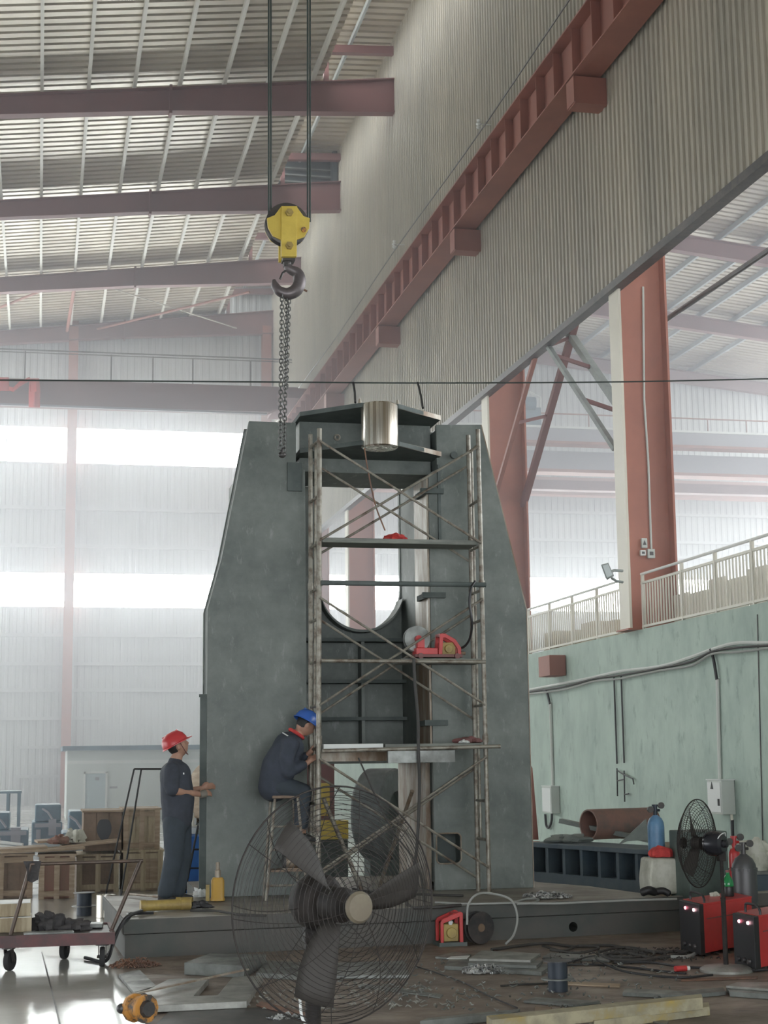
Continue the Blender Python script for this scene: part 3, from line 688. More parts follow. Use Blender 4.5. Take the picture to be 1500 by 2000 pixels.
tag(m.build('steel_channel', 'plate_grey'), 'blue grey steel channel hanging under the lowest deck', 'channel')
a, b = at(626, 1466, 16.6), at(757, 1486, 16.6)
m = MB(); m.box(2.85, b.x+.1, 16.55, 16.68, b.z, a.z); tag(m.build('steel_channel', 'bare_steel'), 'brownish steel bar behind the left scaffold posts', 'channel')

# cloths
def lump(name, mt, c, sx, sy, sz, label, cat, seed=0, parent=None, nu=22, nv=12, rough=.28, group=None, rz=0):
    rnd = random.Random(seed); m = MB(); m.ball((0, 0, 0), 1, nu=nu, nv=nv); ph = [rnd.uniform(0, 6.28) for _ in range(6)]
    out = []; cs, sn = math.cos(rz), math.sin(rz)
    for q in m.v:
        k = 1+rough*(math.sin(3*q.x*2+ph[0])*math.sin(4*q.y+ph[1])+.6*math.sin(7*q.x+5*q.z+ph[2])*math.sin(6*q.y+ph[3])+.4*math.sin(11*q.y+ph[4]+3*q.x))
        x, y, z_ = q.x*k*sx, q.y*k*sy, max(q.z*k, -.55)*sz+.55*sz
        out.append(V((c[0]+x*cs-y*sn, c[1]+x*sn+y*cs, c[2]+z_)))
    m.v = out; o = m.build(name, mt, parent, smooth=True)
    if cat: tag(o, label, cat, group)
    return o
p = at(771, 1046, SY0+.2); lump('cloth_bundle', 'red_cloth', (p.x, p.y, z4+.022), .12, .10, .045, 'orange red cloth bundle on the highest scaffold plank', 'cloth', 3)
p = at(915, 1449, SY0+.2); lump('cap', 'maroon', (p.x, p.y, z2-.003), .13, .11, .04, 'dark red cap lying at the right end of the lowest deck', 'cap', 5)
p = at(905, 1452, SY0+.08); lump('rag', 'white_paint', (p.x, p.y-.03, z2-.003), .05, .04, .02, 'small white rag beside the dark red cap', 'rag', 6)

# cables hanging on the scaffold
def cable(name, pts, r, mt, label, group=None, cat='cable', k=8):
    m = MB(); m.tube(catmull(pts, k), r, 7); o = m.build(name, mt, smooth=True); return tag(o, label, cat, group)
Yc = 15.9
cable('power_cable', [at(808, 1285, Yc), at(810, 1330, Yc), at(816, 1400, Yc-.02), at(817, 1460, Yc-.06), at(819, 1540, Yc), at(815, 1640, Yc), at(808, 1700, Yc), gz(795, 1765, BZ+.02), gz(840, 1772, BZ+.02), gz(900, 1768, BZ+.02)], .017, 'cable', 'dark welding cable hanging from the upper wire feeder to the bed plate')
cable('power_cable', [at(895, 1268, 16.2), at(908, 1262, 16.15), at(918, 1245, 16.05), at(922, 1215, Yc), at(917, 1180, Yc), at(920, 1150, Yc), at(928, 1135, 15.95)], .013, 'black', 'short black cable looping up from the wire feeder to the right post')
cable('hang_rope', [at(712, 876, 16.1), at(718, 915, 16.0), at(733, 985, 16.05), at(752, 1036, SY0+.15)], .008, 'rust', 'thin rope hanging from the crown cylinder to the orange cloth')
cable('power_cable', [at(700, 1480, 15.94), at(760, 1610, 15.8), at(815, 1690, 15.75), gz(830, 1770, BZ+.02)], .009, 'cable', 'thin dark cable slanting across the foot of the press')

# ---------------------------------------------------------------- wire feeders
def feeder(c, s, label, disc, rz=0.0):
    """c: middle of the underside"""
    o = thing('wire_feeder', label, 'wire feeder', (0, 0, 0), 'red wire feeders')
    m = MB(); m.box(-.26, .26, -.11, .11, .0, .03)
    for x in (-.2, .2):
        m.cyl((x, -.1, .012), (x, -.13, .012), .03, n=12); m.cyl((x, .1, .012), (x, .13, .012), .03, n=12)
    m.build('base', 'maroon', o)
    prof = [(.0, .03), (.02, .25), (.08, .25), (.19, .19), (.25, .10), (.25, .03), (.21, .03), (.21, .09), (.165, .155), (.08, .205), (.055, .205), (.04, .03)]
    m = MB()
    for y in (-.10, .07): m.prism(prof, (0, .03, 0), lambda a, b: V((a, y, b)))
    m.box(.02, .08, -.07, .07, .22, .25); m.build('handle_frame', 'red_enamel', o, bevel=.004)
    m = MB(); m.box(.05, .20, -.06, .07, .03, .16); m.cyl((.12, -.09, .09), (.12, -.06, .09), .045, n=16); m.build('motor', 'old_yellow', o, bevel=.006)
    m = MB(); m.box(-.24, .0, -.08, .08, .03, .10); m.box(-.22, -.14, -.06, .06, .1, .2); m.build('body', 'red_enamel', o, bevel=.006)
    m = MB(); m.lathe([(.03, 0), (.14, 0), (.14, .012), (.06, .014), (.06, .07), (.14, .072), (.14, .085), (.03, .085)], (-.2, .015, .2), (0, 1, 0), 28); m.build('wire_spool', disc, o, smooth=True, label='wire spool')
    m = MB(); m.cyl((-.2, -.05, .2), (-.2, .02, .2), .035, n=14); m.build('spool_hub', 'red_enamel', o)
    m = MB(); m.cyl((.25, -.04, .05), (.31, -.04, .045), .018, n=10); m.build('nozzle', 'bare_steel', o)
    o.location = c; o.rotation_euler = (0, 0, rz); o.scale = (s, s, s); return o
p = at(852, 1284, SY0+.17); feeder((p.x, p.y, z3+.012), 1.0, 'red wire feeder with a grey spool on the scaffold plank', 'plate_grey', .02)
# the second one stands on the floor, its spool facing sideways
p = gz(872, 1843); o = thing('wire_feeder', 'red wire feeder standing on the floor against the bed plate', 'wire feeder', (p.x, p.y-.12, 0), 'red wire feeders')
x, y = p.x, p.y-.12
prof = [(-.11, .03), (-.11, .22), (-.09, .25), (.085, .315), (.11, .30), (.11, .03), (.075, .03), (.075, .265), (-.08, .21), (-.08, .03)]
m = MB(); m.prism(prof, (0, .035, 0), lambda a, b: V((x+a, y-.1, b))); m.prism(prof, (0, .035, 0), lambda a, b: V((x+a, y+.08, b))); m.box(x+.02, x+.09, y-.07, y+.09, .275, .30); m.build('handle_frame', 'red_enamel', o, bevel=.005)
m = MB(); m.box(x-.075, x+.07, y-.07, y+.1, .04, .2); m.cyl((x-.0, y-.1, .12), (x, y-.07, .12), .05, n=16); m.build('motor', 'old_yellow', o, bevel=.006)
m = MB(); m.box(x-.13, x+.14, y-.12, y+.13, .0, .035); m.build('base', 'mill_dark', o)
m = MB(); m.cyl((x-.01, y-.085, .21), (x+.0, y-.06, .22), .02, n=10); m.build('knob', 'white_paint', o, label='pale knob')
p2 = at(932, 1803, 14.75); a = V((.35, -.93, 0)).normalized(); cc = V((p2.x, 14.78, .155))
m = MB(); m.lathe([(.035, 0), (.07, 0), (.15, .0), (.15, .015), (.08, .02), (.08, .06), (.15, .065), (.15, .08), (.035, .08)], cc, a, 30); m.build('wire_spool', 'dark_steel', o, smooth=True)
m = MB(); m.lathe([(.0, 0), (.05, 0), (.035, .03), (0, .03)], cc+a*.06, a, 14); m.build('spool_hub', 'bare_steel', o)
m = MB(); m.box(x+.12, cc.x, y+.02, y+.06, .13, .17); m.build('spool_arm', 'dark_steel', o)
cable('power_cable', [V((cc.x-.14, 14.6, .2)), V((cc.x-.12, 14.62, .38)), V((cc.x-.0, 14.7, .47)), V((cc.x+.18, 14.75, .46)), V((cc.x+.33, 14.7, .40)), V((cc.x+.36, 14.62, .25)), V((cc.x+.3, 14.55, .10)), V((cc.x+.2, 14.5, .02))], .011, 'cable_grey', 'grey cable loop hanging over the bed edge above the black spool')

# ================================================================ crane hook block, ropes, chain
YH = 16.0
hb = at(560, 500, YH)
o = thing('hook_block', 'yellow crane hook block with a big steel hook hanging above the press', 'hook block', (hb.x, YH, at(560, 580, YH).z))
pz = lambda px, py: (at(px, py, YH).x, at(px, py, YH).z)
outer = [pz(*q) for q in ((546, 410), (577, 410), (590, 428), (602, 432), (601, 452), (592, 468), (576, 474), (576, 508), (546, 508), (546, 474), (530, 466), (521, 450), (519, 432), (534, 426))]
for y in (-.10, .07):
    m = MB(); m.prism(outer, (0, .03, 0), lambda a, b: V((a, YH+y, b))); m.build('cheek_plate', 'yellow', o, bevel=.004)
strap = [pz(*q) for q in ((546, 410), (577, 410), (576, 508), (546, 508))]
m = MB(); m.prism(strap, (0, -.025, 0), lambda a, b: V((a, YH-.10, b))); m.build('strap', 'yellow', o, bevel=.004)
cx, czz = pz(560, 440)
m = MB(); m.lathe([(.06, -.06), (.215, -.06), (.235, -.05), (.20, -.01), (.235, .05), (.215, .06), (.06, .06)], (cx, YH+.0, czz), (0, 1, 0), 36); m.build('sheave', 'dark_steel', o, smooth=True)
for py in (424, 488):
    a, b = pz(561, py); m = MB(); m.cyl((a, YH-.16, b), (a, YH-.12, b), .045, .04, 6); m.cyl((a, YH-.18, b), (a, YH-.15, b), .022, n=10); m.build('bolt', 'old_yellow', o)
a, b = pz(590, 455); m = MB(); m.lathe([(.0, .0), (.03, 0), (.03, .01), (0, .01)], (a, YH-.105, b), (0, -1, 0), 12); m.build('rivet', 'orange_rust', o)
m = MB(); m.tube([at(561, 508, YH), at(561, 522, YH)], .045, 12); m.box(at(550, 0, YH).x, at(573, 0, YH).x, YH-.07, YH+.07, at(560, 512, YH).z, at(560, 505, YH).z); m.build('shank', 'dark_steel', o)
hp = [(561, 518), (566, 526), (581, 534), (585, 549), (579, 566), (562, 574), (545, 568), (537, 556), (535, 546)]
hr = [.045, .05, .062, .07, .072, .066, .055, .04, .016]
pts = catmull([at(*q, YH) for q in hp], 4); rr_ = []
for i in range(len(pts)): t = i/4; j = min(int(t), 7); rr_.append(hr[j]+(hr[j+1]-hr[j])*(t-j))
m = MB(); m.tube(pts, rr_, 14); m.build('hook', 'hook_steel', o, smooth=True, label='dark forged hook')
m = MB(); m.tube([at(547, 545, YH), at(552, 533, YH), at(560, 527, YH)], .012, 8); m.build('safety_latch', 'dark_steel', o)
m = MB(); m.tube([at(585, 562, YH), at(600, 569, YH)], .012, 8); m.tube([at(588, 568, YH), at(594, 558, YH)], .008, 6); m.build('latch_pin', 'rust', o)
for i, (px, lb) in enumerate(((524, 'outer left'), (529.5, 'inner left'), (600, 'inner right'), (606, 'outer right'))):
    b = at(px, 432, YH); X = b.x; t = at(px, 0, YH); m = MB(); yy = YH+(.02 if i % 2 else -.03)
    m.tube([(X, yy, b.z), (X+(t.x-b.x)*2.4, yy, b.z+(t.z-b.z)*2.4)], .010, 8)
    tag(m.build('hoist_rope', 'rope', smooth=True), 'dark steel hoist rope rising from the hook block, %s one' % lb, 'rope', 'hoist ropes')
# chain sling of separate links
def link(m, p, q, side, L, Wd, r):
    a = (q-p).normalized(); x, y, _ = frame_of(a); s_ = x if side else y; c = (p+q)/2; n = 5; pts = []
    h = L/2-Wd/2
    for k in range(n+1): t = math.pi*k/n; pts.append(c+a*(h+math.sin(t)*Wd/2)+s_*(math.cos(t)*Wd/2))
    for k in range(n+1): t = math.pi*k/n; pts.append(c-a*(h+math.sin(t)*Wd/2)-s_*(math.cos(t)*Wd/2))
    m.tube(pts, r, 5, closed=True)
def chain(m, pts, L=.056, Wd=.036, r=.0068):
    P = [V(q) for q in pts]; seg = [(P[i+1]-P[i]).length for i in range(len(P)-1)]; tot = sum(seg); step = L-2*r; n = int(tot/step)
    def pt(d):
        for i, s_ in enumerate(seg):
            if d <= s_ or i == len(seg)-1: return P[i].lerp(P[i+1], d/s_)
            d -= s_
    for i in range(n): link(m, pt(i*step), pt((i+1)*step), i % 2, L, Wd, r)
o = thing('chain_sling', 'long steel chain sling hanging from the crane hook in front of the press', 'chain', (hb.x, YH, at(550, 892, YH).z))
for k, (t, b) in enumerate((((551, 566), (547, 884)), ((560, 572), (555, 884)), ((565, 570), (559, 760)))):
    m = MB(); yy = YH-.03+.03*k; a_, b_ = at(*t, yy), at(*b, yy)
    if k < 2: chain(m, [a_, b_])
    else: chain(m, [a_, b_.lerp(a_, .2), b_])
    m.build('chain_strand', 'chain_steel', o, smooth=True)
m = MB(); c = at(551, 888, YH-.02); m.ball(c, .045, (1, .7, .8), 12, 8); m.ring(c+V((0, 0, .03)), (1, 0, 0), .035, .012, 14, 6); m.build('end_link', 'dark_steel', o, smooth=True)

# cable strung across the hall above the press, banner on the far crane
m = MB(); m.tube(catmull([at(-60, 742, 17.2), at(515, 746, 17.2), at(820, 748, 17.2), at(1195, 746, 17.2), at(1560, 738, 17.2), at(1800, 728, 17.2)], 10), .009, 6)
tag(m.build('span_wire', 'rope'), 'thin wire strung across the hall over the top of the press', 'wire')
for i, ((a, b), (c, d), lb) in enumerate((((690, 747), (694, 786), 'left of the bright cylinder'), ((816, 747), (826, 797), 'right of the bright cylinder'))):
    m = MB(); m.tube([at(a, b, 17.2), at((a+c)/2+1, (b+d)/2, 17.1), at(c, d, 16.9)], .014, 6)
    tag(m.build('wire_tie', 'black'), 'short black tie hanging from the span wire, %s' % lb, 'wire', 'ties on the span wire')
o = thing('banner', 'red cloth banner drooping from the hazy crane bridge', 'banner', at(50, 760, 57.3))
def cloth(poly_l, poly_r, Y, amp, name):
    m = MB(); n = len(poly_l); vs = []; fs = []; K = 6
    for i in range(n):
        for k in range(K+1):
            t = k/K; px = poly_l[i][0]+(poly_r[i][0]-poly_l[i][0])*t; py = poly_l[i][1]+(poly_r[i][1]-poly_l[i][1])*t
            vs.append(at(px, py, Y+amp*math.sin(6*t+i)))
    for i in range(n-1):
        for k in range(K): fs.append((i*(K+1)+k, i*(K+1)+k+1, (i+1)*(K+1)+k+1, (i+1)*(K+1)+k))
    m.add(vs, fs); ob = m.build(name, 'banner', o, smooth=True); s = ob.modifiers.new('thick', 'SOLIDIFY'); s.thickness = .02; return ob
cloth([(58, 739), (56, 765), (56, 795)], [(76, 739), (79, 765), (78, 796)], 57.35, .08, 'hanging_end')
cloth([(-30, 737), (-30, 763)], [(17, 737), (18, 764)], 57.35, .06, 'left_sheet')
cloth([(17, 754), (26, 757), (38, 746), (58, 737)], [(17, 762), (26, 765), (40, 754), (60, 743)], 57.35, .03, 'swag')
# ================================================================ the near fan
def fan(c, axis, R, label, cat, back_view, pole_r, seed, hub_mat, motor, blade_tilt, base_r, ring_n, wire, blade0=0.0):
    """c: middle of the guard; axis: the way it blows"""
    c = V(c); a = V(axis).normalized(); up = V((0, 0, 1)); x = up.cross(a).normalized(); u = a.cross(x)
    foot = c-a*motor[1]
    o = thing('pedestal_fan', label, cat, (foot.x, foot.y, 0), 'pedestal fans')
    Df, Db = R*.36, R*.26; r0 = R*.14
    prof = lambda t, D: D*(1-t**2.4)
    pt = lambda th, t, D, s: c+(x*math.cos(th)+u*math.sin(th))*(R*t)+a*(s*prof(t, D))
    for nm, D, s, nr, nw in (('front_guard', Df, 1, ring_n, 10), ('back_guard', Db, -1, ring_n-4, 8)):
        m = MB()
        for i in range(nr):
            t = r0/R+(1-r0/R)*i/nr; m.ring(c+a*(s*prof(t, D)), a, R*t, wire*.75, 44, 4)
        for k in range(nw):
            th = 2*math.pi*(k+.3)/nw+seed
            m.tube([pt(th+.25*(1-j/7), r0/R+(1-r0/R)*j/7, D, s) for j in range(8)], wire, 5)
        m.build(nm, 'fan_black', o, smooth=True)
    m = MB(); m.ring(c, a, R, wire*2.2, 56, 6); m.build('guard_rim', 'fan_black', o, smooth=True)
    m = MB(); m.lathe([(0, 0), (r0*.9, 0), (r0*.95, .01), (r0*.8, .02), (0, .024)], c+a*(Df*.985), a, 28); m.build('hub_cap', hub_mat, o, smooth=True, label='round cap in the middle of the guard')
    bl = MB()
    for k in range(3):
        b = MB(); th0 = blade0+2*math.pi*k/3; n = 7; vs = []; fs = []
        for i in range(n):
            t = .16+.68*i/(n-1); wd = (.24+.42*math.sin(min(1, (i+.6)/(n-1)*1.05)*math.pi*.62))
            for j in range(5):
                q = (j/4-.5); th = th0+q*wd*1.22/(t+.42)*.62+.25*t
                vs.append(c+(x*math.cos(th)+u*math.sin(th))*(R*t)+a*(.02+q*R*blade_tilt*(1-.35*t)))
        for i in range(n-1):
            for j in range(4): fs.append((i*5+j, i*5+j+1, (i+1)*5+j+1, (i+1)*5+j))
        b.add(vs, fs); bo = b.build('blade', 'fan_blade', o, smooth=True); s_ = bo.modifiers.new('thick', 'SOLIDIFY'); s_.thickness = .003
    m = MB(); m.lathe([(0, 0), (R*.15, 0), (R*.15, .07), (R*.1, .09), (0, .09)], c-a*.03, a, 20); m.build('hub', 'fan_black', o, smooth=True)
    mr, mo, ml = motor
    m = MB(); m.lathe([(0, 0), (mr*.7, 0), (mr*.95, .02), (mr, .05), (mr, ml*.75), (mr*.8, ml), (0, ml+.01)], c-a*(Db*.75+ml), a, 28); mot = m.build('motor', 'black_gloss' if back_view else 'fan_black', o, smooth=True)
    if back_view:
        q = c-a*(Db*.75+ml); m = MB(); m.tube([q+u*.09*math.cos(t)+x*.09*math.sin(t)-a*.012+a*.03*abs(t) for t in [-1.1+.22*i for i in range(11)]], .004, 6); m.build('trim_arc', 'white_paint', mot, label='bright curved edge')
        m = MB(); m.lathe([(.0, 0), (.032, 0), (.028, .03), (0, .035)], q, -a, 16); m.build('shaft_cap', 'black', mot)
    m = MB(); pz_ = c.z-mr*.9
    m.tube([(foot.x, foot.y, .03), (foot.x, foot.y, pz_)], pole_r*.72, 14); m.build('inner_pole', 'fan_black', o, smooth=True)
    m = MB(); m.tube([(foot.x, foot.y, .02), (foot.x, foot.y, pz_*.62), (foot.x, foot.y, pz_*.63)], [pole_r, pole_r, pole_r*1.15], 14); m.build('outer_pole', 'fan_black', o, smooth=True)
    m = MB(); m.box(foot.x-.03, foot.x+.03, foot.y-.03, foot.y+.03, pz_-.05, c.z-mr*.6); m.build('bracket', 'fan_black', o, bevel=.005)
    m = MB(); m.lathe([(0, 0), (base_r, 0), (base_r, .02), (base_r*.85, .04), (base_r*.2, .055), (0, .055)], (foot.x, foot.y, 0.001), n=40); m.build('base', 'plate_pale' if back_view else 'fan_black', o, smooth=True)
    return o, foot
c = at(656, 1766, 5.1)
fan1, foot = fan(c, (.348, -.937, -.0), .376, 'large dark pedestal fan with a beige hub cap in the foreground', 'fan', False, .036, .5, 'fan_cap', (.092, .15, .10), .20, .28, 22, .0014, 0.0)
# two guard clips and the bright cord tied to the pole
m = MB(); p = V((foot.x, foot.y, 0)); m.tube(catmull([p+V((-.05, -.03, 1.0)), p+V((-.045, -.04, .93)), p+V((-.03, -.045, .9)), p+V((0, -.045, .86))], 5), .005, 6); m.build('tied_cord', 'white_paint', fan1, label='pale cord tied round the pole')
c = at(1364, 1647, 12.45)
fan2, foot2 = fan(c, (-.66, .75, 0), .36, 'smaller black pedestal fan seen from behind in front of the red welders', 'fan', True, .021, 1.3, 'fan_black', (.10, .20, .16), .22, .215, 18, .0024, 1.0)

# ================================================================ push cart with its load
o = thing('platform_cart', 'low red brown platform cart with a bent tube handle on the pale floor', 'cart', (.1, 14.45, 0))
m = MB(); m.box(-.62, .65, 14.08, 14.92, .27, .285); m.build('deck', 'dark_steel', o)
m = MB(); m.box(-.62, .65, 14.05, 14.08, .20, .30); m.box(-.62, .65, 14.92, 14.95, .20, .30); m.box(.65, .68, 14.05, 14.95, .20, .30); m.box(-.65, -.62, 14.05, 14.95, .20, .30); m.build('frame', 'cart_red', o)
def caster(x, y, rz):
    k = MB(); cs, sn = math.cos(rz), math.sin(rz); d = V((cs, sn, 0)); n_ = V((-sn, cs, 0)); cc = V((x, y, .085))
    k.lathe([(.02, -.022), (.08, -.022), (.085, -.012), (.085, .012), (.08, .022), (.02, .022)], cc, n_, 24); w_ = k.build('wheel', 'rubber', o, smooth=True)
    k = MB()
    for s in (-1, 1):
        e = n_*(.032*s); k.beam(cc+e, V((x, y, .2))+e-d*.03, .05, .006, up=n_)
    k.cyl((x-d.x*.03, y-d.y*.03, .185), (x-d.x*.03, y-d.y*.03, .205), .06, n=12); k.cyl(cc-n_*.045, cc+n_*.045, .014, n=8); k.build('fork', 'dark_steel', w_)
    return w_
caster(-.20, 14.16, 1.1); caster(.58, 14.18, 1.5); caster(.27, 14.83, 1.2); caster(-.50, 14.83, 1.2)
H0, H1, H2, H3 = V((-.20, 14.3, .28)), at(60, 1688, 14.3), at(275, 1681, 14.3), V((.655, 14.3, .28))
m = MB(); m.tube([H0, H1], .018, 10); m.tube([H3, H2], .018, 10); m.tube([H1-V((.02, 0, 0)), H2+V((.02, 0, 0))], .016, 10); m.build('handle', 'cart_tube', o, smooth=True)
def hang(name, mt, px, py, wd, ht, Y, label, cat, seed):
    rnd = random.Random(seed); m = MB(); nu, nv = 8, 8; vs = []; fs = []
    for s in (-1, 1):
        b = len(vs)
        for j in range(nv+1):
            for i in range(nu+1):
                t = j/nv; w_ = wd*(1-.35*t)*(1+.08*math.sin(5*t+seed)); q = (i/nu-.5)*w_
                p = at(px+wd*.06*math.sin(3*t), py+ht*t*(1-.25*abs(i/nu-.45)), Y)
                vs.append(p+V((q*.0044, s*(.018+.012*math.sin(9*i/nu+3*t)), 0)))
        for j in range(nv):
            for i in range(nu): k = b+j*(nu+1)+i; fs.append((k, k+1, k+nu+2, k+nu+1))
    m.add(vs, fs); n1 = (nu+1)*(nv+1)
    return tag(m.build(name, mt, smooth=True), label, cat)
hang('rag', 'rag', 63, 1682, 32, 42, 14.3, 'black rag hung over the left end of the cart handle', 'rag', 2)
def ibox(name, mt, px0, px1, py0, py1, Y, dep, label, cat, group=None, bevel=.004, parent=None):
    a_ = at(px0, (py0+py1)/2, Y); b_ = at(px1, (py0+py1)/2, Y); zt = at((px0+px1)/2, py0, Y).z; zb = at((px0+px1)/2, py1, Y).z
    m = MB(); m.box(a_.x, b_.x, Y, Y+dep, zb, zt); ob = m.build(name, mt, parent, bevel=bevel)
    if label and cat: tag(ob, label, cat, group)
    return ob
def carton(x0, x1, y0, y1, z0, z1, label):
    o_ = thing('carton', label, 'box', ((x0+x1)/2, (y0+y1)/2, z0), 'boxes on the cart')
    m = MB(); m.box(x0, x1, y0, y1, z0, z1); m.build('body', 'wood_pale', o_, bevel=.004)
    m = MB(); m.box(x0+.005, x1-.005, y0+.01, y1-.01, z1, z1+.006); m.build('flap', 'white_paint', o_, label='pale top flap')
xb = at(62, 1790, 14.4).x
carton(-.55, xb, 14.45, 14.85, .287, .41, 'lower brown carton at the left end of the cart')
carton(-.55, xb-.01, 14.47, 14.85, .42, .53, 'upper brown carton at the left end of the cart')
lump('rag_pile', 'rag', (.13, 14.55, .287), .15, .12, .09, 'dark rag heap on the middle of the cart', 'rags', 8, rough=.4)
lump('rag_pile', 'rag', (.33, 14.5, .287), .14, .1, .055, 'flat dark rag heap at the right of the cart', 'rags', 9, rough=.4)
m = MB(); m.ob((.12, 14.2, .30), .42, .14, .02, rz=.05); tag(m.build('steel_plate', 'plate_grey'), 'small steel plate on the front edge of the cart', 'plate')
m = MB(); m.ob((.45, 14.65, .31), .3, .2, .03, rz=-.1); tag(m.build('steel_plate', 'plate_grey'), 'small steel plate at the right end of the cart', 'plate')

# ================================================================ wooden crates and clutter at the left
def crate(px0, px1, py0, py1, Y, dep, label, mt='wood', trim='wood_pale', nb=3, spot=False, zb=None, plain=False):
    a_ = at(px0, (py0+py1)/2, Y); b_ = at(px1, (py0+py1)/2, Y); zt = at((px0+px1)/2, py0, Y).z; z0 = at((px0+px1)/2, py1, Y).z if zb is None else zb
    x0, x1 = a_.x, b_.x; o_ = thing('wooden_crate', label, 'crate', ((x0+x1)/2, Y+dep/2, z0), 'wooden crates at the left')
    m = MB(); m.box(x0, x1, Y+.02, Y+dep, z0, zt); m.build('body', mt, o_)
    m = MB(); n = max(2, int((x1-x0)/.16))
    for i in range(n):
        q0 = x0+(x1-x0)*i/n; m.box(q0+.006, q0+(x1-x0)/n-.006, Y+.004, Y+.02, z0+.01, zt-.01)
    m.build('boards', mt, o_)
    for z in ([] if plain else [z0+.03, zt-.09]):
        m = MB(); m.box(x0, x1, Y-.02, Y+.004, z, z+.07); m.build('batten', trim, o_)
    for q in [] if plain else [x0+(x1-x0-.07)*i/(nb-1) for i in range(nb)]:
        m = MB(); m.box(q, q+.07, Y-.035, Y-.02, z0, zt); m.build('post', trim, o_)
    m = MB(); m.box(x0-.02, x1+.02, Y-.03, Y+dep+.01, zt, zt+.025); m.build('lid', trim, o_)
    if spot:
        m = MB(); cxx = (x0+x1)/2+.02; m.prism([(.10*math.cos(a), .15*math.sin(a)*(1+.1*math.sin(3*a))) for a in [math.pi*k/12 for k in range(24)]], (0, -.004, 0), lambda a, b: V((cxx+a, Y+.003, (z0+zt)/2+.03+b))); m.build('stencil', 'crane_dark', o_, label='dark round stencil mark')
    return o_
crate(-60, 64, 1672, 1750, 21.6, 1.0, 'brown crate at the far left, under the loose boards', 'wood_dark', 'wood', zb=.002)
crate(76, 146, 1672, 1750, 21.3, 1.0, 'reddish crate left of the pale slatted crate', 'wood_red', 'wood', zb=.002)
crate(150, 232, 1672, 1745, 22.2, 1.0, 'pale slatted crate below the crate with the dark stencil', 'wood_dark', 'wood_pale', zb=.002)
crate(240, 318, 1664, 1740, 22.2, 1.0, 'pale crate behind the standing man, at floor level', 'wood', 'wood_pale', zb=.002)
zt_ = at(200, 1664, 22.2).z+.03
crate(163, 238, 1586, 1662, 22.3, .9, 'brown crate with a round dark stencil, stacked on top', 'wood_dark', 'wood', 2, True, plain=True)
crate(241, 312, 1582, 1660, 22.3, .9, 'pale crate stacked beside the one with the dark stencil', 'wood_pale', 'wood', 3)
for i, (p0, p1, Y, lb) in enumerate((((-10, 1662), (90, 1656), 21.3, 'loose grey board lying over the far left crate'), ((0, 1668), (165, 1660), 21.25, 'long loose board lying across both low crates'), ((70, 1650), (150, 1645), 21.9, 'short loose board behind the long one'), ((120, 1662), (235, 1650), 21.6, 'loose board leading to the stacked crates'))):
    m = MB(); m.beam(at(*p0, Y)+V((0, .3, .015*i)), at(*p1, Y)+V((0, .35, .015*i)), .5, .03); tag(m.build('loose_board', 'wood'), lb, 'board', 'loose boards on the crates')
lump('cloth_bundle', 'wood_red', at(118, 1648, 21.9), .14, .12, .07, 'small pinkish bundle on the crates', 'bundle', 4)
lump('paper_bag', 'sack', at(145, 1645, 21.9), .13, .1, .10, 'crumpled white bag on the crates', 'bag', 14, rough=.4)
for i, (p0, p1, lb) in enumerate((((-30, 1641), (45, 1650), 'upper white rod'), ((-30, 1648), (32, 1656), 'middle white rod'), ((-30, 1656), (20, 1660), 'lowest white rod'))):
    m = MB(); m.tube([at(*p0, 22.6), at(*p1, 22.4)], .022, 8); tag(m.build('white_rod', 'white_paint'), '%s lying behind the far left crate' % lb, 'rod', 'white rods at the left')
# far machines, hazy blue
def farmachine(px0, px1, py0, Y, dep, label, extra):
    a_ = at(px0, 1600, Y); b_ = at(px1, 1600, Y); zt = at((px0+px1)/2, py0, Y).z
    o_ = thing('machine_tool', label, 'machine', ((a_.x+b_.x)/2, Y+dep/2, 0), 'hazy machines at the left')
    m = MB(); m.box(a_.x, b_.x, Y, Y+dep, 0, zt*.55); m.build('bed', 'machine_blue', o_, bevel=.03)
    wd = b_.x-a_.x; m = MB(); m.box(a_.x+wd*extra[0], a_.x+wd*extra[1], Y+.1, Y+dep-.1, zt*.55, zt); m.build('headstock', 'machine_blue', o_, bevel=.03)
    m = MB(); m.box(a_.x+wd*.1, b_.x-wd*.05, Y-.12, Y, zt*.42, zt*.52); m.build('slide_rail', 'crane_grey', o_)
    q = a_.x+wd*(extra[0]+extra[1])/2; m = MB(); m.tube([(q-.12, Y+.08, zt*.9), (q, Y+.0, zt*.8), (q+.1, Y-.05, zt*.62)], .025, 8); m.build('lever', 'crane_grey', o_)
    m = MB(); m.box(a_.x+wd*.55, a_.x+wd*.8, Y-.05, Y+.3, zt*.2, zt*.62); m.box(a_.x+wd*.15, a_.x+wd*.3, Y-.08, Y+.2, zt*.1, zt*.36); m.build('apron', 'crane_grey', o_)
farmachine(62, 122, 1572, 36, 1.6, 'hazy blue machine tool left of the crates, behind the white bag', (.1, .95))
farmachine(-20, 56, 1588, 33, 1.6, 'hazy grey blue machine at the far left edge', (.1, .5))
farmachine(122, 165, 1585, 30, 1.5, 'dark blue machine half hidden by the stacked crates', (.3, .95))
o_ = thing('work_table', 'hazy high table with pipes at the far left edge', 'table', (at(15, 1560, 42).x, 42.5, 0))
a_, b_ = at(-30, 1546, 42), at(42, 1546, 42)
m = MB(); m.box(a_.x, b_.x, 42, 43, a_.z-.06, a_.z); m.build('table_top', 'machine_blue', o_)
for q in (a_.x+.2, a_.x+.55, b_.x-.1):
    m = MB(); m.box(q, q+.08, 42, 42.9, 0, a_.z-.06); m.build('leg', 'machine_blue', o_)
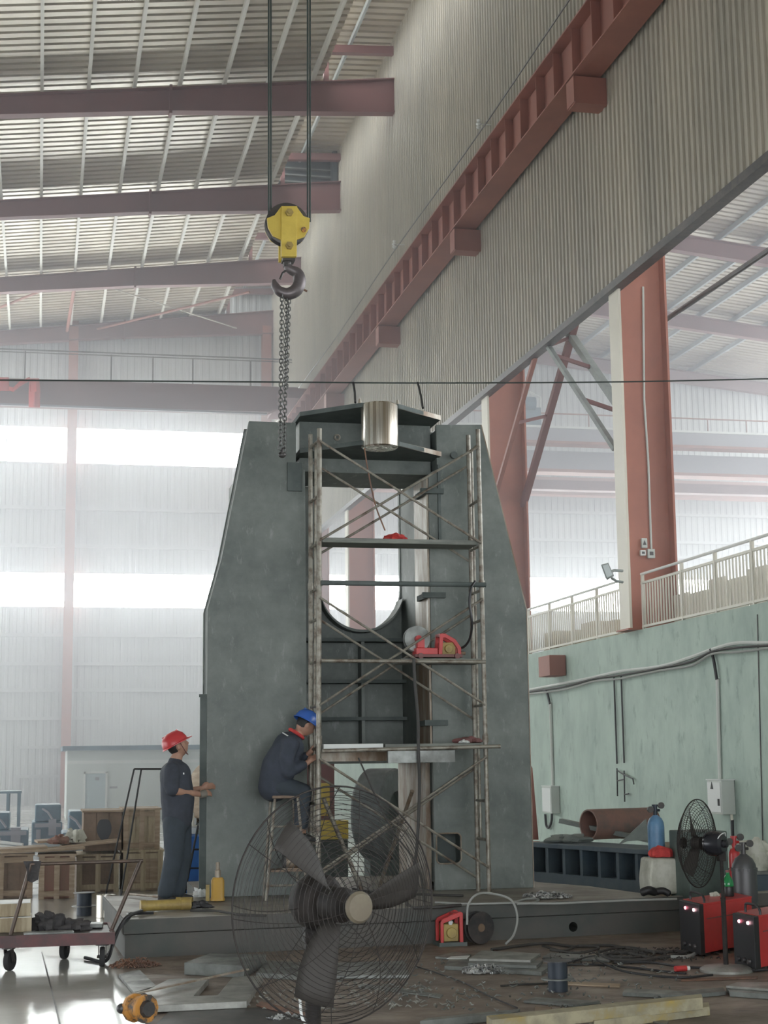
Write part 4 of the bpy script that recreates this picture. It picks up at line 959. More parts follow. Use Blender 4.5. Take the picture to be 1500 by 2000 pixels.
# white office box with a door at the end wall
YO = 50.0
a_, b_ = at(131, 1500, YO), at(470, 1500, YO); zt = at(260, 1456, YO).z
o_ = thing('office_cabin', 'long white prefabricated cabin with a pale door at the end wall', 'cabin', ((a_.x+b_.x)/2, YO+2, 0))
m = MB(); m.box(a_.x, b_.x, YO, YO+4, 0, zt-.12); m.build('wall', 'office_wall', o_)
m = MB(); m.box(a_.x-.15, b_.x, YO-.3, YO+4, zt-.14, zt); m.build('roof', 'machine_blue', o_, label='grey blue flat roof edge')
m = MB(); m.box(a_.x, b_.x, YO-.03, YO, zt-.55, zt-.45); m.build('trim_band', 'white_paint', o_)
d0, d1 = at(167, 1511, YO), at(206, 1511, YO)
m = MB(); m.box(d0.x, d1.x, YO-.04, YO, 0, d0.z); dr = m.build('door', 'office_door', o_, label='pale blue door with a white frame')
m = MB(); m.box(d0.x-.06, d0.x, YO-.07, YO, 0, d0.z+.06); m.box(d1.x, d1.x+.06, YO-.07, YO, 0, d0.z+.06); m.box(d0.x-.06, d1.x+.06, YO-.07, YO, d0.z, d0.z+.06); m.build('door_frame', 'white_paint', o_)
q = at(190, 1521, YO-.1); m = MB(); m.box(q.x-.06, q.x+.06, YO-.05, YO-.04, q.z-.05, q.z+.05); m.build('door_sign', 'crane_grey', dr)
q = at(222, 1538, YO-.1); m = MB(); m.box(q.x-.12, q.x+.12, YO-.02, YO, q.z-.03, q.z+.03); m.build('wall_plate', 'crane_grey', o_)
# step stand in thin black tube, blue bin, tube ladder and roller left of the press
o_ = thing('step_stand', 'thin black tube stand rising behind the stacked crates', 'stand', (at(290, 1600, 21).x, 21, 0))
T0, T1 = at(276, 1502, 21), at(330, 1502, 21)
m = MB(); m.tube([T0, T1], .014, 6); m.tube([T0+V((-.07, .4, 0)), T1+V((-.07, .4, 0))], .014, 6); m.build('top_bar', 'black', o_)
for (q, dx, dy) in ((T0, -.16, 0), (T1, .12, 0), (T0+V((-.07, .4, 0)), -.22, .2), (T1+V((-.07, .4, 0)), .16, .2)):
    m = MB(); m.tube([q, (q.x+dx*1.6, q.y+dy-.15, 0.01)], .013, 6); m.build('leg', 'black', o_)
ibox('storage_bin', 'blue_plastic', 345, 408, 1633, 1760, 19.7, .6, 'blue plastic bin behind the standing man', 'bin', bevel=.03)
ibox('carton_stack', 'wood_pale', 382, 410, 1560, 1628, 20.6, .5, 'stack of flattened cartons right of the blue bin top', 'cartons')
ibox('sign_box', 'white_paint', 366, 384, 1598, 1629, 20.3, .3, 'small white and red box above the blue bin', 'box')
for ob in [q for q in COL.objects if q.name.startswith('carton_stack')]: pass
o_ = thing('tube_ladder', 'short black tube ladder standing in front of the blue bin', 'ladder', (at(380, 1700, 19.4).x, 19.4, 0))
m = MB(); m.tube([at(387, 1612, 19.45), at(355, 1775, 19.3)], .014, 6); m.build('upright', 'black', o_)
m = MB(); m.tube([at(420, 1612, 19.45), at(401, 1775, 19.3)], .014, 6); m.build('upright', 'black', o_)
for t in (.35, .62, .92):
    m = MB(); m.tube([at(387, 1612, 19.45).lerp(at(359, 1748, 19.3), t), at(420, 1612, 19.45).lerp(at(404, 1748, 19.3), t)], .012, 6); m.build('rung', 'black', o_)
m = MB(); m.tube([at(377, 1587, 20.0), at(377, 1614, 20.0)], .018, 6); m.tube([at(372, 1614, 20), at(396, 1614, 20)], .02, 6)
tag(m.build('t_handle', 'fence_paint'), 'small pale yellow T handle above the blue bin', 'handle')
c = at(428, 1548, 20.6); R = .46
o_ = thing('roller_wheel', 'brown roller wheel half hidden behind the left edge of the press', 'wheel', (c.x, c.y, c.z-R), 'roller wheels behind the press')
a = V((.25, -.97, 0)).normalized()
m = MB(); m.lathe([(.2, 0), (R*.96, 0), (R, .03), (R, .5), (R*.96, .53), (.2, .53), (.2, 0)], c, a, 40); m.build('rim', 'wood', o_, smooth=True)
m = MB(); m.box(c.x-.3, c.x+.3, c.y-.45, c.y+.02, .01, c.z-R*.8); m.build('stand', 'mill_dark', o_)

# ================================================================ on the bed plate at the left
zt = BZ+.012
def tool_cyl(name, mt, p0, p1, Y0, Y1, r, label, cat, capm='old_yellow'):
    a_, b_ = gz(*p0, zt), gz(*p1, zt); a_.z = b_.z = zt+r; d = (b_-a_)
    o_ = thing(name, label, cat, ((a_.x+b_.x)/2, (a_.y+b_.y)/2, zt))
    m = MB(); m.lathe([(0, 0), (r*.98, 0), (r, .01), (r, d.length-.01), (r*.98, d.length), (0, d.length)], a_, d, 20); m.build('barrel', mt, o_, smooth=True)
    m = MB(); dn = d.normalized(); m.lathe([(0, 0), (r*1.08, 0), (r*1.08, .05), (r*.6, .05)], a_-dn*.02, dn, 20); m.build('end_collar', capm, o_, smooth=True); m = MB(); m.lathe([(r*.6, 0), (r*1.08, 0), (r*1.08, .1), (r*.6, .1)], b_-dn*.1, dn, 20); m.build('collar', capm, o_, smooth=True)
    return o_
tool_cyl('hydraulic_jack', 'old_yellow', (278, 1780), (372, 1776), 0, 0, .05, 'long brass yellow hydraulic cylinder lying on the bed plate edge', 'jack')
tool_cyl('hydraulic_jack', 'old_yellow', (348, 1766), (376, 1766), 0, 0, .033, 'short brass cylinder lying just behind the long one', 'jack')
a_, b_ = gz(252, 1750, zt), gz(346, 1761, zt); m = MB(); m.tube([a_+V((0, 0, .02)), b_+V((0, 0, .03))], .012, 8); tag(m.build('steel_rod', 'bare_steel'), 'thin steel rod lying in front of the man feet', 'rod')
lump('rag', 'white_paint', gz(390, 1752, zt), .07, .05, .05, 'white crumpled rag beside the left press foot', 'rag', 21, rough=.45)
lump('hose_pile', 'black', gz(386, 1774, zt), .13, .06, .04, 'black hose end heaped beside the brass cylinder', 'hose', 22, rough=.4)
p = gz(425, 1759, zt)
o_ = thing('jack_bottle', 'amber bottle jack with a grey spout at the left press foot', 'jack', p)
m = MB(); m.lathe([(0, 0), (.075, 0), (.075, .02), (.068, .03), (.068, .20), (.05, .23), (0, .23)], p, n=20); m.build('body', 'amber', o_, smooth=True)
m = MB(); m.lathe([(0, .23), (.03, .23), (.03, .30), (.02, .31), (.02, .38), (0, .38)], p, n=14); m.build('spout', 'bare_steel', o_, smooth=True)
m = MB(); m.box(p.x-.12, p.x-.085, p.y-.02, p.y+.02, p.z, p.z+.16); m.build('side_handle', 'old_yellow', o_)
cable('black_hose', [gz(275, 1779, zt+.03), V((.95, 14.9, .39)), V((.80, 14.62, .36)), V((.70, 14.45, .22)), V((.62, 14.35, .03)), V((.45, 14.7, .02))], .017, 'black', 'thick black hose from the brass cylinder over the bed plate corner')
cable('black_hose', [gz(300, 1783, zt+.012), gz(252, 1785, zt+.012), V((.84, 14.72, .36)), V((.74, 14.5, .28)), V((.66, 14.42, .1)), V((.6, 14.6, .02))], .014, 'black', 'thinner black hose hanging over the bed plate corner')
cable('power_cable', [gz(372, 1778, zt+.012), gz(420, 1779, zt+.01), gz(470, 1786, zt+.01), gz(520, 1788, zt+.01)], .012, 'cable', 'dark cable running right from the brass cylinder on the bed plate')
p = gz(200, 1744, 0)
m = MB(); q = at(207, 1750, 18.6); m.lathe([(.0, 0), (.11, 0), (.11, .25), (.1, .25), (.1, .02), (0, .02)], (q.x, 18.6, .002), n=20); tag(m.build('tin_can', 'polished', smooth=True), 'shiny tin can on the floor behind the bed plate corner', 'can')
def spool_stand(px, py, label, s=1.0):
    p = gz(px, py, 0); o_ = thing('bollard_spool', label, 'spool', p, 'dark flanged spools on the floor')
    m = MB(); m.cyl(p+V((0, 0, .001)), p+V((0, 0, .22*s)), .075*s, n=22); m.build('drum', 'dark_blue', o_, smooth=True)
    m = MB(); m.lathe([(.07*s, 0), (.125*s, 0), (.125*s, .008), (.07*s, .008)], p+V((0, 0, .09*s)), n=24); m.build('flange', 'plate_grey', o_)
    m = MB(); m.lathe([(.0, 0), (.11*s, 0), (.11*s, .008), (0, .008)], p+V((0, 0, .22*s)), n=24); m.build('top_flange', 'dark_steel', o_)
spool_stand(164, 1788, 'dark flanged spool on the pale floor behind the cart', 1.15)
spool_stand(1090, 1936, 'dark flanged spool on the brown floor near the steel plates', 1.0)

# ================================================================ right: welders, bottles, drums
def welder(px0, py0, px1, py1, px2, py2, h, label, vents):
    A, B, C_ = gz(px0, py0), gz(px1, py1), gz(px2, py2)      # front left, front right, back right on the floor
    e1 = V((B.x-A.x, B.y-A.y, 0)); e2 = V((C_.x-B.x, C_.y-B.y, 0)); 
    o_ = thing('welding_machine', label, 'welder', (A+B+e2)/2, 'red welding machines')
    def cell(a0, a1, b0, b1, z0, z1):
        f = lambda a, b, z: A+e1*a+e2*b+V((0, 0, z)); return [f(a0, b0, z0), f(a1, b0, z0), f(a1, b1, z0), f(a0, b1, z0), f(a0, b0, z1), f(a1, b0, z1), f(a1, b1, z1), f(a0, b1, z1)]
    m = MB(); m.hexa(cell(0.02, .98, .04, 1, .03, h-.01)); m.build('case', 'red_enamel', o_, bevel=.006)
    m = MB(); m.hexa(cell(0, 1, -.04, .04, .02, h)); fr_ = m.build('front_panel', 'black', o_, bevel=.006, label='black front panel')
    m = MB(); m.hexa(cell(0, 1, .04, 1, h-.012, h+.004)); m.build('lid', 'red_enamel', o_)
    m = MB()
    for a0 in (.05, .85): 
        for b0 in (.05, .85): m.hexa(cell(a0, a0+.1, b0, b0+.1, 0.001, .03))
    m.build('foot', 'black', o_)
    pf = lambda a, b, z: A+e1*a+e2*b+V((0, 0, z))
    m = MB(); m.tube(catmull([pf(.22, .1, h), pf(.22, .1, h+.05), pf(.3, .1, h+.075), pf(.75, .1, h+.07), pf(.88, .1, h+.04), pf(.9, .1, h)], 5), .011, 8); m.build('handle', 'black', o_, smooth=True)
    for a0, mt in ((.33, 'lamp_pink'), (.74, 'lamp_white')):
        m = MB(); c_ = pf(a0, -.045, h-.055); n_ = e1.cross(V((0, 0, 1))).normalized(); m.lathe([(0, 0), (.014, 0), (.011, .008), (0, .008)], c_, n_, 14); m.build('pilot_lamp', mt, fr_, label='lit pink pilot lamp')
    for a0 in (.25, .5, .75):
        m = MB(); c_ = pf(a0, -.045, h*.18); m.lathe([(0, 0), (.022, 0), (.018, .02), (0, .02)], c_, n_, 12); m.build('socket', 'dark_steel', fr_)
    if vents:
        for k in range(7):
            m = MB(); b0 = .25+.06*k; m.hexa(cell(.975, 1.0, b0, b0+.03, h*.12, h*.6)); m.build('vent_slot', 'maroon', o_)
    m = MB(); m.hexa(cell(.97, .995, .1, .95, h*.70, h*.72)); m.build('side_seam', 'maroon', o_)
    return A, e1, e2
W1 = welder(1334, 1857, 1374, 1870, 1473, 1850, .452, 'red welding machine with a black front, left one behind the fan pole', False)
W2 = welder(1440, 1888, 1482, 1899, 1600, 1872, .44, 'red welding machine with vent slots at the right edge', True)
A, e1, e2 = W1
p = A+e1*.55+e2*.72+V((0, 0, .457))
o_ = thing('drink_bottle', 'green plastic bottle half full of dark drink on the left red welder', 'bottle', p)
m = MB(); m.lathe([(0, 0), (.048, 0), (.052, .01), (.052, .085), (.05, .09)], p, n=22); m.build('lower_body', 'label_black', o_, smooth=True, label='dark lower half')
m = MB(); m.lathe([(.0505, .09), (.052, .1), (.05, .13), (.036, .165), (.018, .195), (.016, .215), (0, .215)], p, n=22); m.build('upper_body', 'bottle_green', o_, smooth=True, label='clear green upper half')
m = MB(); m.lathe([(0, .215), (.019, .215), (.019, .237), (0, .237)], p, n=14); m.build('cap', 'maroon', o_)
p = A+e1*.3+e2*.55+V((0, 0, .457)); lump('rag', 'sack', p, .04, .03, .025, 'small pale rag on the left red welder beside the fan pole', 'rag', 31)
def gas(px, Y, ytop, r, zb, mt, label, valve='dark_blue', ring=False):
    zt_ = at(px, ytop, Y).z; x = at(px, ytop, Y).x; h = zt_-zb
    o_ = thing('gas_cylinder', label, 'gas cylinder', (x, Y, zb))
    m = MB(); m.lathe([(0, 0), (r*.96, 0), (r, .02), (r, h-r*1.3), (r*.93, h-r*.8), (r*.7, h-r*.35), (r*.35, h-r*.08), (r*.28, h), (0, h)], (x, Y, zb), n=28); m.build('body', mt, o_, smooth=True)
    if ring:
        m = MB(); m.lathe([(r, 0), (r*1.07, 0), (r*1.07, .03), (r, .03)], (x, Y, zb+h-r*1.35), n=28); m.build('collar', 'cyl_grey', o_)
    v_ = MB(); v_.cyl((x, Y, zb+h), (x, Y, zb+h+.09), .022, n=12); v_.cyl((x-.06, Y, zb+h+.05), (x+.05, Y, zb+h+.05), .014, n=10); v_.lathe([(0, 0), (.035, 0), (.035, .02), (0, .02)], (x, Y, zb+h+.09), n=14); vv = v_.build('valve', valve, o_)
    for dx, dz in ((-.07, .06), (.05, .1)):
        m = MB(); m.lathe([(0, 0), (.034, 0), (.034, .025), (0, .025)], (x+dx, Y-.03, zb+h+dz), (0, -1, 0), 14); m.build('gauge', 'dark_steel', vv)
    return o_
gas(1280, 15.75, 1592, .088, BZ+.006, 'gas_blue', 'blue gas cylinder standing behind the white sack')
gas(1434, 14.6, 1655, .055, .002, 'red_enamel', 'slim red gas cylinder behind the dark grey drum', 'red_enamel')
gas(1452, 14.2, 1668, .118, .002, 'cyl_grey', 'fat dark grey gas cylinder behind the red welders', 'dark_steel', True)
# sack with a red cloth, green bin behind the fan
x0, x1 = at(1272, 1700, 15.3).x, at(1350, 1700, 15.3).x; zs = at(1300, 1676, 15.3).z; zb = BZ+.006
m = MB(); m.prism([(x0, zb), (x1-.02, zb), (x1-.0, zb+.2), (x1-.06, zs-.01), (x0+.02, zs), (x0-.01, zb+.15)], (0, .3, 0), lambda a, b: V((a, 15.35, b)))
tag(m.build('cement_sack', 'sack', bevel=.03), 'upright white stained sack under the red cloth', 'sack')
p = at(1291, 1676, 15.45); lump('cloth_bundle', 'red_cloth', (p.x, p.y, zs+.003), .13, .10, .07, 'folded red cloth lying on the white sack', 'cloth', 41, rough=.12)
m = MB(); p = gz(1270, 1752, zb); m.tube(catmull([p+V((-.1, 0, .04)), p+V((-.03, -.03, .07)), p+V((.05, 0, .05)), p+V((.13, -.02, .06)), p+V((.2, -.04, .02))], 5), [.03]+[.042]*10+[.035]*9+[.015], 10)
tag(m.build('welding_torch', 'black', smooth=True), 'black rolled glove like bundle on the bed plate beside the sack', 'bundle')
zb = .002
ibox('steel_cabinet', 'bin_green', 1347, 1424, 1624, 1790, 15.0, .5, 'dark green steel cabinet behind the smaller fan', 'cabinet', bevel=.012)
ibox('wooden_box', 'wood', 1312, 1350, 1648, 1764, 16.0, .4, 'brown wooden box between the sack and the green cabinet', 'box')
x = at(1490, 1660, 16.0)
m = MB()
lump('cement_sack', 'sack', (x.x, 16.2, at(1490, 1700, 16.2).z), .22, .2, .2, 'crumpled pale sack at the right edge above the blue trough', 'sack', 44, rough=.35)
o_ = thing('steel_trough', 'dark blue steel box at the right edge under the pale sack', 'trough', (x.x+.1, 16.3, 0))
m = MB(); m.box(at(1458, 1720, 16).x, 9.2, 16.0, 16.6, .002, at(1480, 1708, 16).z); m.build('body', 'blue_steel', o_, bevel=.01)
m = MB(); m.box(at(1455, 1720, 16).x, 9.2, 15.97, 16.6, at(1480, 1708, 16).z, at(1480, 1702, 16).z); m.build('rim', 'plate_grey', o_)
# blue pocketed beam with pipes on it
b0, b1 = gz(1034, 1737, 0), gz(1290, 1764, 0); b1.z = 0; bd = (b1-b0); L = bd.length; bd.normalize(); bn = V((-bd.y, bd.x, 0)); bn = bn if bn.y > 0 else -bn
zt_ = .62
o_ = thing('machine_beam', 'long dark blue steel beam with square pockets behind the bed plate', 'beam', (b0+b1)/2)
B_ = lambda s, n_, z: b0+bd*s+bn*n_+V((0, 0, z))
def bcell(s0, s1, n0, n1, z0, z1): return [B_(s0, n0, z0), B_(s1, n0, z0), B_(s1, n1, z0), B_(s0, n1, z0), B_(s0, n0, z1), B_(s1, n0, z1), B_(s1, n1, z1), B_(s0, n1, z1)]
m = MB(); m.hexa(bcell(0, L, 0, .6, .002, .24)); m.hexa(bcell(0, L, .22, .6, .24, zt_-.06)); m.build('lower_body', 'blue_steel', o_)
m = MB(); m.hexa(bcell(0, L, -.03, .65, zt_-.06, zt_)); m.build('top_flange', 'blue_steel', o_, bevel=.008)
for k in range(8):
    s = .02+(L-.1)*k/7; m = MB(); m.hexa(bcell(s, s+.055, 0, .22, .24, zt_-.06)); m.build('rib', 'blue_steel', o_)
def onbeam(px, py, h=0): q = gz(px, py, zt_+h); return q
a_, b_ = at(1150, 1634, 20.6), at(1262, 1628, 20.9); r_ = .205
m = MB(); d = (b_-a_); cz_ = zt_+r_+.006; a_.z = b_.z = cz_; d = b_-a_; a_ = a_; m.lathe([(r_*.9, 0), (r_, 0), (r_, d.length+.1), (r_*.9, d.length+.1), (r_*.9, 0)], a_, d, 30)
tag(m.build('steel_pipe', 'rust_pipe', smooth=True), 'thick rusty pipe lying on the blue beam', 'pipe')
m = MB(); a_, b_ = at(1095, 1603, 21.2), at(1268, 1641, 20.2); m.beam(a_, b_, .1, .06); tag(m.build('long_bar', 'grey_sheet'), 'long grey bar lying over the rusty pipe', 'bar')
m = MB(); m.prism([(1206, 1652), (1262, 1600), (1268, 1640), (1225, 1664)], (0, .03, 0), lambda a, b: at(a, b, 20.1)); lo_ = min(q.z for q in m.v); m.v = [V((q.x, q.y, zt_+.003 if q.z < lo_+.06 else q.z)) for q in m.v]; tag(m.build('bent_sheet', 'grey_sheet'), 'grey bent sheet leaning against the thick pipe', 'sheet')
m = MB(); m.prism([(1205, 1619), (1262, 1600), (1268, 1660), (1215, 1660)], (0, .05, 0), lambda a, b: at(a, b, 20.75)); lo_ = min(q.z for q in m.v); m.v = [V((q.x, q.y, zt_+.003 if q.z < lo_+.06 else q.z)) for q in m.v]; tag(m.build('bent_sheet', 'rust'), 'rusty sheet standing behind the thick pipe', 'sheet')
p = B_(.45, .32, zt_); lump('scrap_pile', 'grey_sheet', (p.x, p.y, zt_+.004), .26, .14, .06, 'low grey scrap heap at the far end of the blue beam', 'scrap', 51, rough=.4)
q0, q1 = at(1037, 1520, 21.9), at(1060, 1640, 21.9)
o_ = thing('red_stand', 'red leaning steel stand between the press and the green wall', 'stand', (q1.x, 22, 0))
m = MB(); m.prism([(1034, 1490), (1040, 1500), (1052, 1640), (1030, 1640)], (0, .2, 0), lambda a, b: at(a, b, 22.6)); m.build('upright', 'red_oxide', o_)
q = at(1045, 1645, 22.6); m = MB(); m.box(q.x-.12, q.x+.14, 22.5, 22.9, .002, q.z); m.build('foot', 'red_oxide', o_)
m = MB(); q = at(1035, 1300, 29.5); m.box(9.75, 10.09, 29.3, 30.0, at(1035, 1321, 29.6).z, at(1035, 1281, 29.6).z); tag(m.build('red_bracket', 'red_oxide', bevel=.01), 'red steel bracket on the green wall beside the press', 'bracket')

# ================================================================ on the green wall
def wall_pt(px, py, off=.03): q = ax(px, py, 10.1-off); return q
cable_pts = [(1020, 1350), (1100, 1335), (1160, 1322), (1212, 1312), (1290, 1300), (1350, 1285), (1390, 1267), (1440, 1258), (1520, 1252), (1620, 1240), (1760, 1222)]
for i, (dz, r_, mt, lb) in enumerate(((0, .028, 'conduit', 'pale'), (-.05, .02, 'cable', 'dark'), (-.1, .018, 'cable_grey', 'grey lowest'))):
    m = MB(); m.tube(catmull([wall_pt(*q, .035+.02*i)+V((0, 0, dz+.02*math.sin(3*j+i))) for j, q in enumerate(cable_pts)], 6), r_, 6)
    tag(m.build('wall_cable', mt, smooth=True), '%s cable of the bundle sagging along the green wall' % lb, 'cable', 'cables along the green wall')
def conduit(p0, p1, r_, mt, label, off=.03):
    m = MB(); m.tube([wall_pt(*p0, off), wall_pt(*p1, off)], r_, 8); return tag(m.build('conduit_pipe', mt), label, 'conduit', 'conduits on the green wall')
conduit((1075, 1372), (1080, 1540), .032, 'conduit', 'pale conduit going down to the far electric box')
conduit((1401, 1325), (1406, 1522), .03, 'conduit', 'pale conduit going down to the near electric box')
conduit((1199, 1318), (1205, 1492), .016, 'black', 'left black pipe of the pair on the green wall')
conduit((1213, 1318), (1219, 1490), .016, 'black', 'right black pipe of the pair on the green wall')
conduit((1422, 1525), (1430, 1602), .022, 'cream_paint', 'short cream conduit at the near electric box', .06)
conduit((1479, 1200), (1490, 1660), .008, 'dark_steel', 'thin dark joint line down the green wall at the right edge', .008)
for i, (pts, lb) in enumerate(((((1061, 1347), (1068, 1352), (1074, 1375)), 'far dark cable drop from the bundle'), (((1388, 1268), (1394, 1290), (1400, 1327)), 'near dark cable drop from the bundle'), (((1065, 1590), (1067, 1612), (1072, 1616), (1077, 1604), (1078, 1588)), 'black cable loop under the far electric box'), (((1430, 1600), (1431, 1635), (1432, 1668)), 'black cable under the cream conduit'))):
    m = MB(); m.tube(catmull([wall_pt(*q, .05) for q in pts], 6), .026, 6); tag(m.build('cable_drop', 'black', smooth=True), lb, 'cable', 'cable drops on the green wall')
m = MB()
for pts in (((1205, 1500), (1206, 1555)), ((1219, 1505), (1220, 1566)), ((1206, 1505), (1219, 1513), (1236, 1521), (1238, 1532)), ((1205, 1525), (1219, 1522)), ((1219, 1552), (1228, 1550))):
    m.tube([wall_pt(*q, .05) for q in pts], .013, 6)
tag(m.build('pipe_manifold', 'black'), 'small black pipe manifold with taps below the pair of pipes', 'pipes')
def ebox(px0, px1, py0, py1, dep, label, big):
    a_ = ax(px0, py0, 10.1-dep); q0, q1 = ax((px0+px1)/2, py0, 10.1-dep), ax((px0+px1)/2, py1, 10.1-dep)
    y1, y0 = ax(px0, py0, 10.1-dep).y, ax(px1, py0, 10.1-dep).y
    o_ = thing('electric_box', label, 'electric box', (10.1-dep/2, (y0+y1)/2, q1.z), 'electric boxes on the green wall')
    m = MB(); m.box(10.1-dep, 10.095, y0, y1, q1.z, q0.z); b_ = m.build('case', 'grey_box', o_, bevel=.01)
    m = MB(); m.box(10.09-dep, 10.1-dep, y0+.03, y1-.03, q1.z+.03, q0.z-.03); d_ = m.build('door', 'white_paint', o_, bevel=.004)
    if big:
        zc = (q0.z+q1.z)/2
        m = MB(); m.prism([(-.05, 0), (.05, 0), (0, .11)], (-.004, 0, 0), lambda a, b: V((10.088-dep, (y0+y1)/2+.05+a, zc+.12+b))); m.build('warning_sign', 'black', d_, label='small dark triangle sign')
        m = MB(); m.box(10.07-dep, 10.09-dep, y0+.06, y0+.09, zc-.12, zc-.02); m.build('handle', 'dark_steel', d_)
    m = MB(); m.box(10.09-dep, 10.1, y0-.01, y1+.01, q0.z, q0.z+.015); m.build('top_flange', 'white_paint', o_)
ebox(1380, 1408, 1524, 1590, .22, 'near electric box with a small dark sign on the green wall', True)
ebox(1058, 1076, 1536, 1588, .18, 'far electric box beside the press on the green wall', False)
# floodlight on the near column, boxes on its face
o_ = thing('flood_light', 'square floodlight on a bracket at the near red column foot', 'lamp', wall_pt(1192, 1130, .5))
pp = [(1174, 1103), (1188, 1099), (1199, 1124), (1185, 1133)]
m = MB(); m.prism(pp, (.03, .08, -.0), lambda a, b: at(a, b, 25.2)); m.build('housing', 'grey_sheet', o_)
m = MB(); m.prism([(1176.5, 1105), (1187, 1102), (1196, 1123), (1185, 1129)], (.0, -.012, 0), lambda a, b: at(a, b, 25.195)); m.build('glass', 'flood_glass', o_)
m = MB(); m.tube([at(1190, 1118, 25.3), at(1200, 1114, 25.4), at(1216, 1115, 25.46)], .025, 8); m.tube([at(1195, 1130, 25.3), at(1205, 1135, 25.4), at(1216, 1137, 25.46)], .025, 8); m.build('bracket', 'grey_sheet', o_)
def colbox(px0, px1, py0, py1, label, mt, mark=False):
    Y = 25.62; a_, b_ = at(px0, py0, Y), at(px1, py1, Y); m = MB(); m.box(a_.x, b_.x, Y, Y+.06, b_.z, a_.z)
    o_ = thing('switch_box', label, 'switch box', ((a_.x+b_.x)/2, Y, b_.z), 'switch boxes on the near column')
    m.build('case', mt, o_, bevel=.008)
    w_ = b_.x-a_.x; h_ = a_.z-b_.z; m = MB()
    if mark: m.prism([(-.3, -.2), (.3, -.2), (0, .3)], (0, -.004, 0), lambda a, b: V(((a_.x+b_.x)/2+a*w_, Y-.001, (a_.z+b_.z)/2+b*h_)))
    else: m.box(a_.x+w_*.25, a_.x+w_*.75, Y-.006, Y, b_.z+h_*.3, b_.z+h_*.7)
    m.build('marking' if mark else 'switch', 'dark_steel', o_)
colbox(1253, 1265, 1051, 1070, 'small plate with a triangle mark, uppermost on the near column', 'grey_box', True)
colbox(1251, 1262, 1074, 1085, 'small white switch box, left one on the near column', 'white_paint')
colbox(1265, 1280, 1072, 1090, 'larger grey switch box, right one on the near column', 'grey_box')
m = MB(); m.tube([at(1256, 560, 25.66), at(1258, 780, 25.66), at(1266, 900, 25.66), at(1272, 1072, 25.66)], .02, 6); tag(m.build('conduit_pipe', 'conduit'), 'thin pale conduit down the face of the near column', 'conduit')
m = MB(); m.tube(catmull([at(1245, 1112, 25.4), at(1300, 1092, 24.2), at(1360, 1070, 22.9), at(1500, 1012, 20.2)], 4), .035, 6)
# white boards and boxes stored behind the railing
for i in range(8):
    y = 19.6+.74*i; h = (4.56, 4.62, 4.5, 4.6, 4.52, 4.6, 4.46, 4.5)[i]
    m = MB(); m.box(10.75, 10.81, y, y+.62, 3.862, h); tag(m.build('white_board', 'fence_paint', bevel=.004), 'pale upright board behind the right railing, %s' % nth(i, 'from the right edge'), 'board', 'boards behind the railing')
for i in range(4):
    y = 28.4+1.2*i; m = MB(); m.box(10.8, 11.5, y, y+.8, 3.862, 4.35+.08*(i % 2)); tag(m.build('storage_box', 'wood_pale', bevel=.01), 'yellowish box behind the left railing, %s' % nth(i, 'from the column'), 'box', 'boxes behind the railing')

# ================================================================ loose steel on the brown floor
def flat(name, mt, px, z0, z1, label, cat='plate', group='loose steel on the floor', bevel=.003):
    pts = [gz(a, b, z1) for a, b in px]; m = MB(); m.prism([(p.x, p.y) for p in pts], (0, 0, z1-z0), lambda a, b: V((a, b, z0)))
    return tag(m.build(name, mt, bevel=bevel), label, cat, group)
flat('steel_plate', 'plate_grey', [(868, 1886), (1058, 1898), (1080, 1884), (880, 1868)], .002, .035, 'large lower plate of the stack beside the chain heap')
flat('steel_plate', 'plate_grey', [(914, 1881), (1048, 1886), (1060, 1876), (925, 1868)], .036, .062, 'middle plate of the stack beside the chain heap')
flat('steel_plate', 'plate_pale', [(916, 1872), (1036, 1875), (1056, 1862), (940, 1856)], .063, .085, 'upper plate of the stack beside the chain heap')
flat('paper_sheet', 'white_paint', [(872, 1872), (912, 1872), (918, 1866), (880, 1868)], .0355, .04, 'white scrap on the left end of the plate stack', 'scrap')
flat('channel_bar', 'plate_grey', [(820, 1994), (1012, 1976), (1016, 1970), (835, 1988)], .002, .05, 'dark bar lying at an angle left of the yellow beams', 'bar')
flat('steel_plate', 'plate_grey', [(1022, 1954), (1120, 1962), (1172, 1955), (1045, 1947)], .002, .02, 'thin dark plate behind the yellow beams')
flat('steel_beam', 'beam_yellow', [(960, 1992), (1372, 1948), (1370, 1941), (950, 1984)], .05, .13, 'long yellowish steel beam lying towards the right', 'beam')
flat('steel_beam', 'beam_yellow', [(1160, 1994), (1386, 1966), (1384, 1957), (1150, 1984)], .002, .06, 'shorter yellow beam in front of the long one', 'beam')
flat('timber_block', 'wood_dark', [(1040, 1985), (1075, 1986), (1078, 1966), (1045, 1965)], .002, .048, 'dark block under the long yellowish beam', 'block')
flat('angle_bar', 'plate_grey', [(1216, 1938), (1335, 1944), (1418, 1936), (1412, 1928), (1330, 1935), (1220, 1930)], .002, .03, 'thin angle bar behind the long yellowish beam', 'bar')
flat('steel_plate', 'plate_grey', [(1425, 1936), (1510, 1942), (1510, 1924), (1418, 1926)], .002, .04, 'dark steel plate at the right edge, lower one')
flat('steel_plate', 'plate_pale', [(1418, 1925), (1510, 1932), (1510, 1918), (1440, 1918)], .041, .06, 'pale steel plate at the right edge, upper one')
flat('steel_plate', 'plate_grey', [(640, 1905), (800, 1904), (790, 1876), (660, 1880)], .002, .03, 'plate seen through the lower half of the near fan')
flat('steel_plate', 'plate_grey', [(850, 1868), (890, 1872), (920, 1864), (890, 1858)], .002, .02, 'small plate in front of the wire feeder')
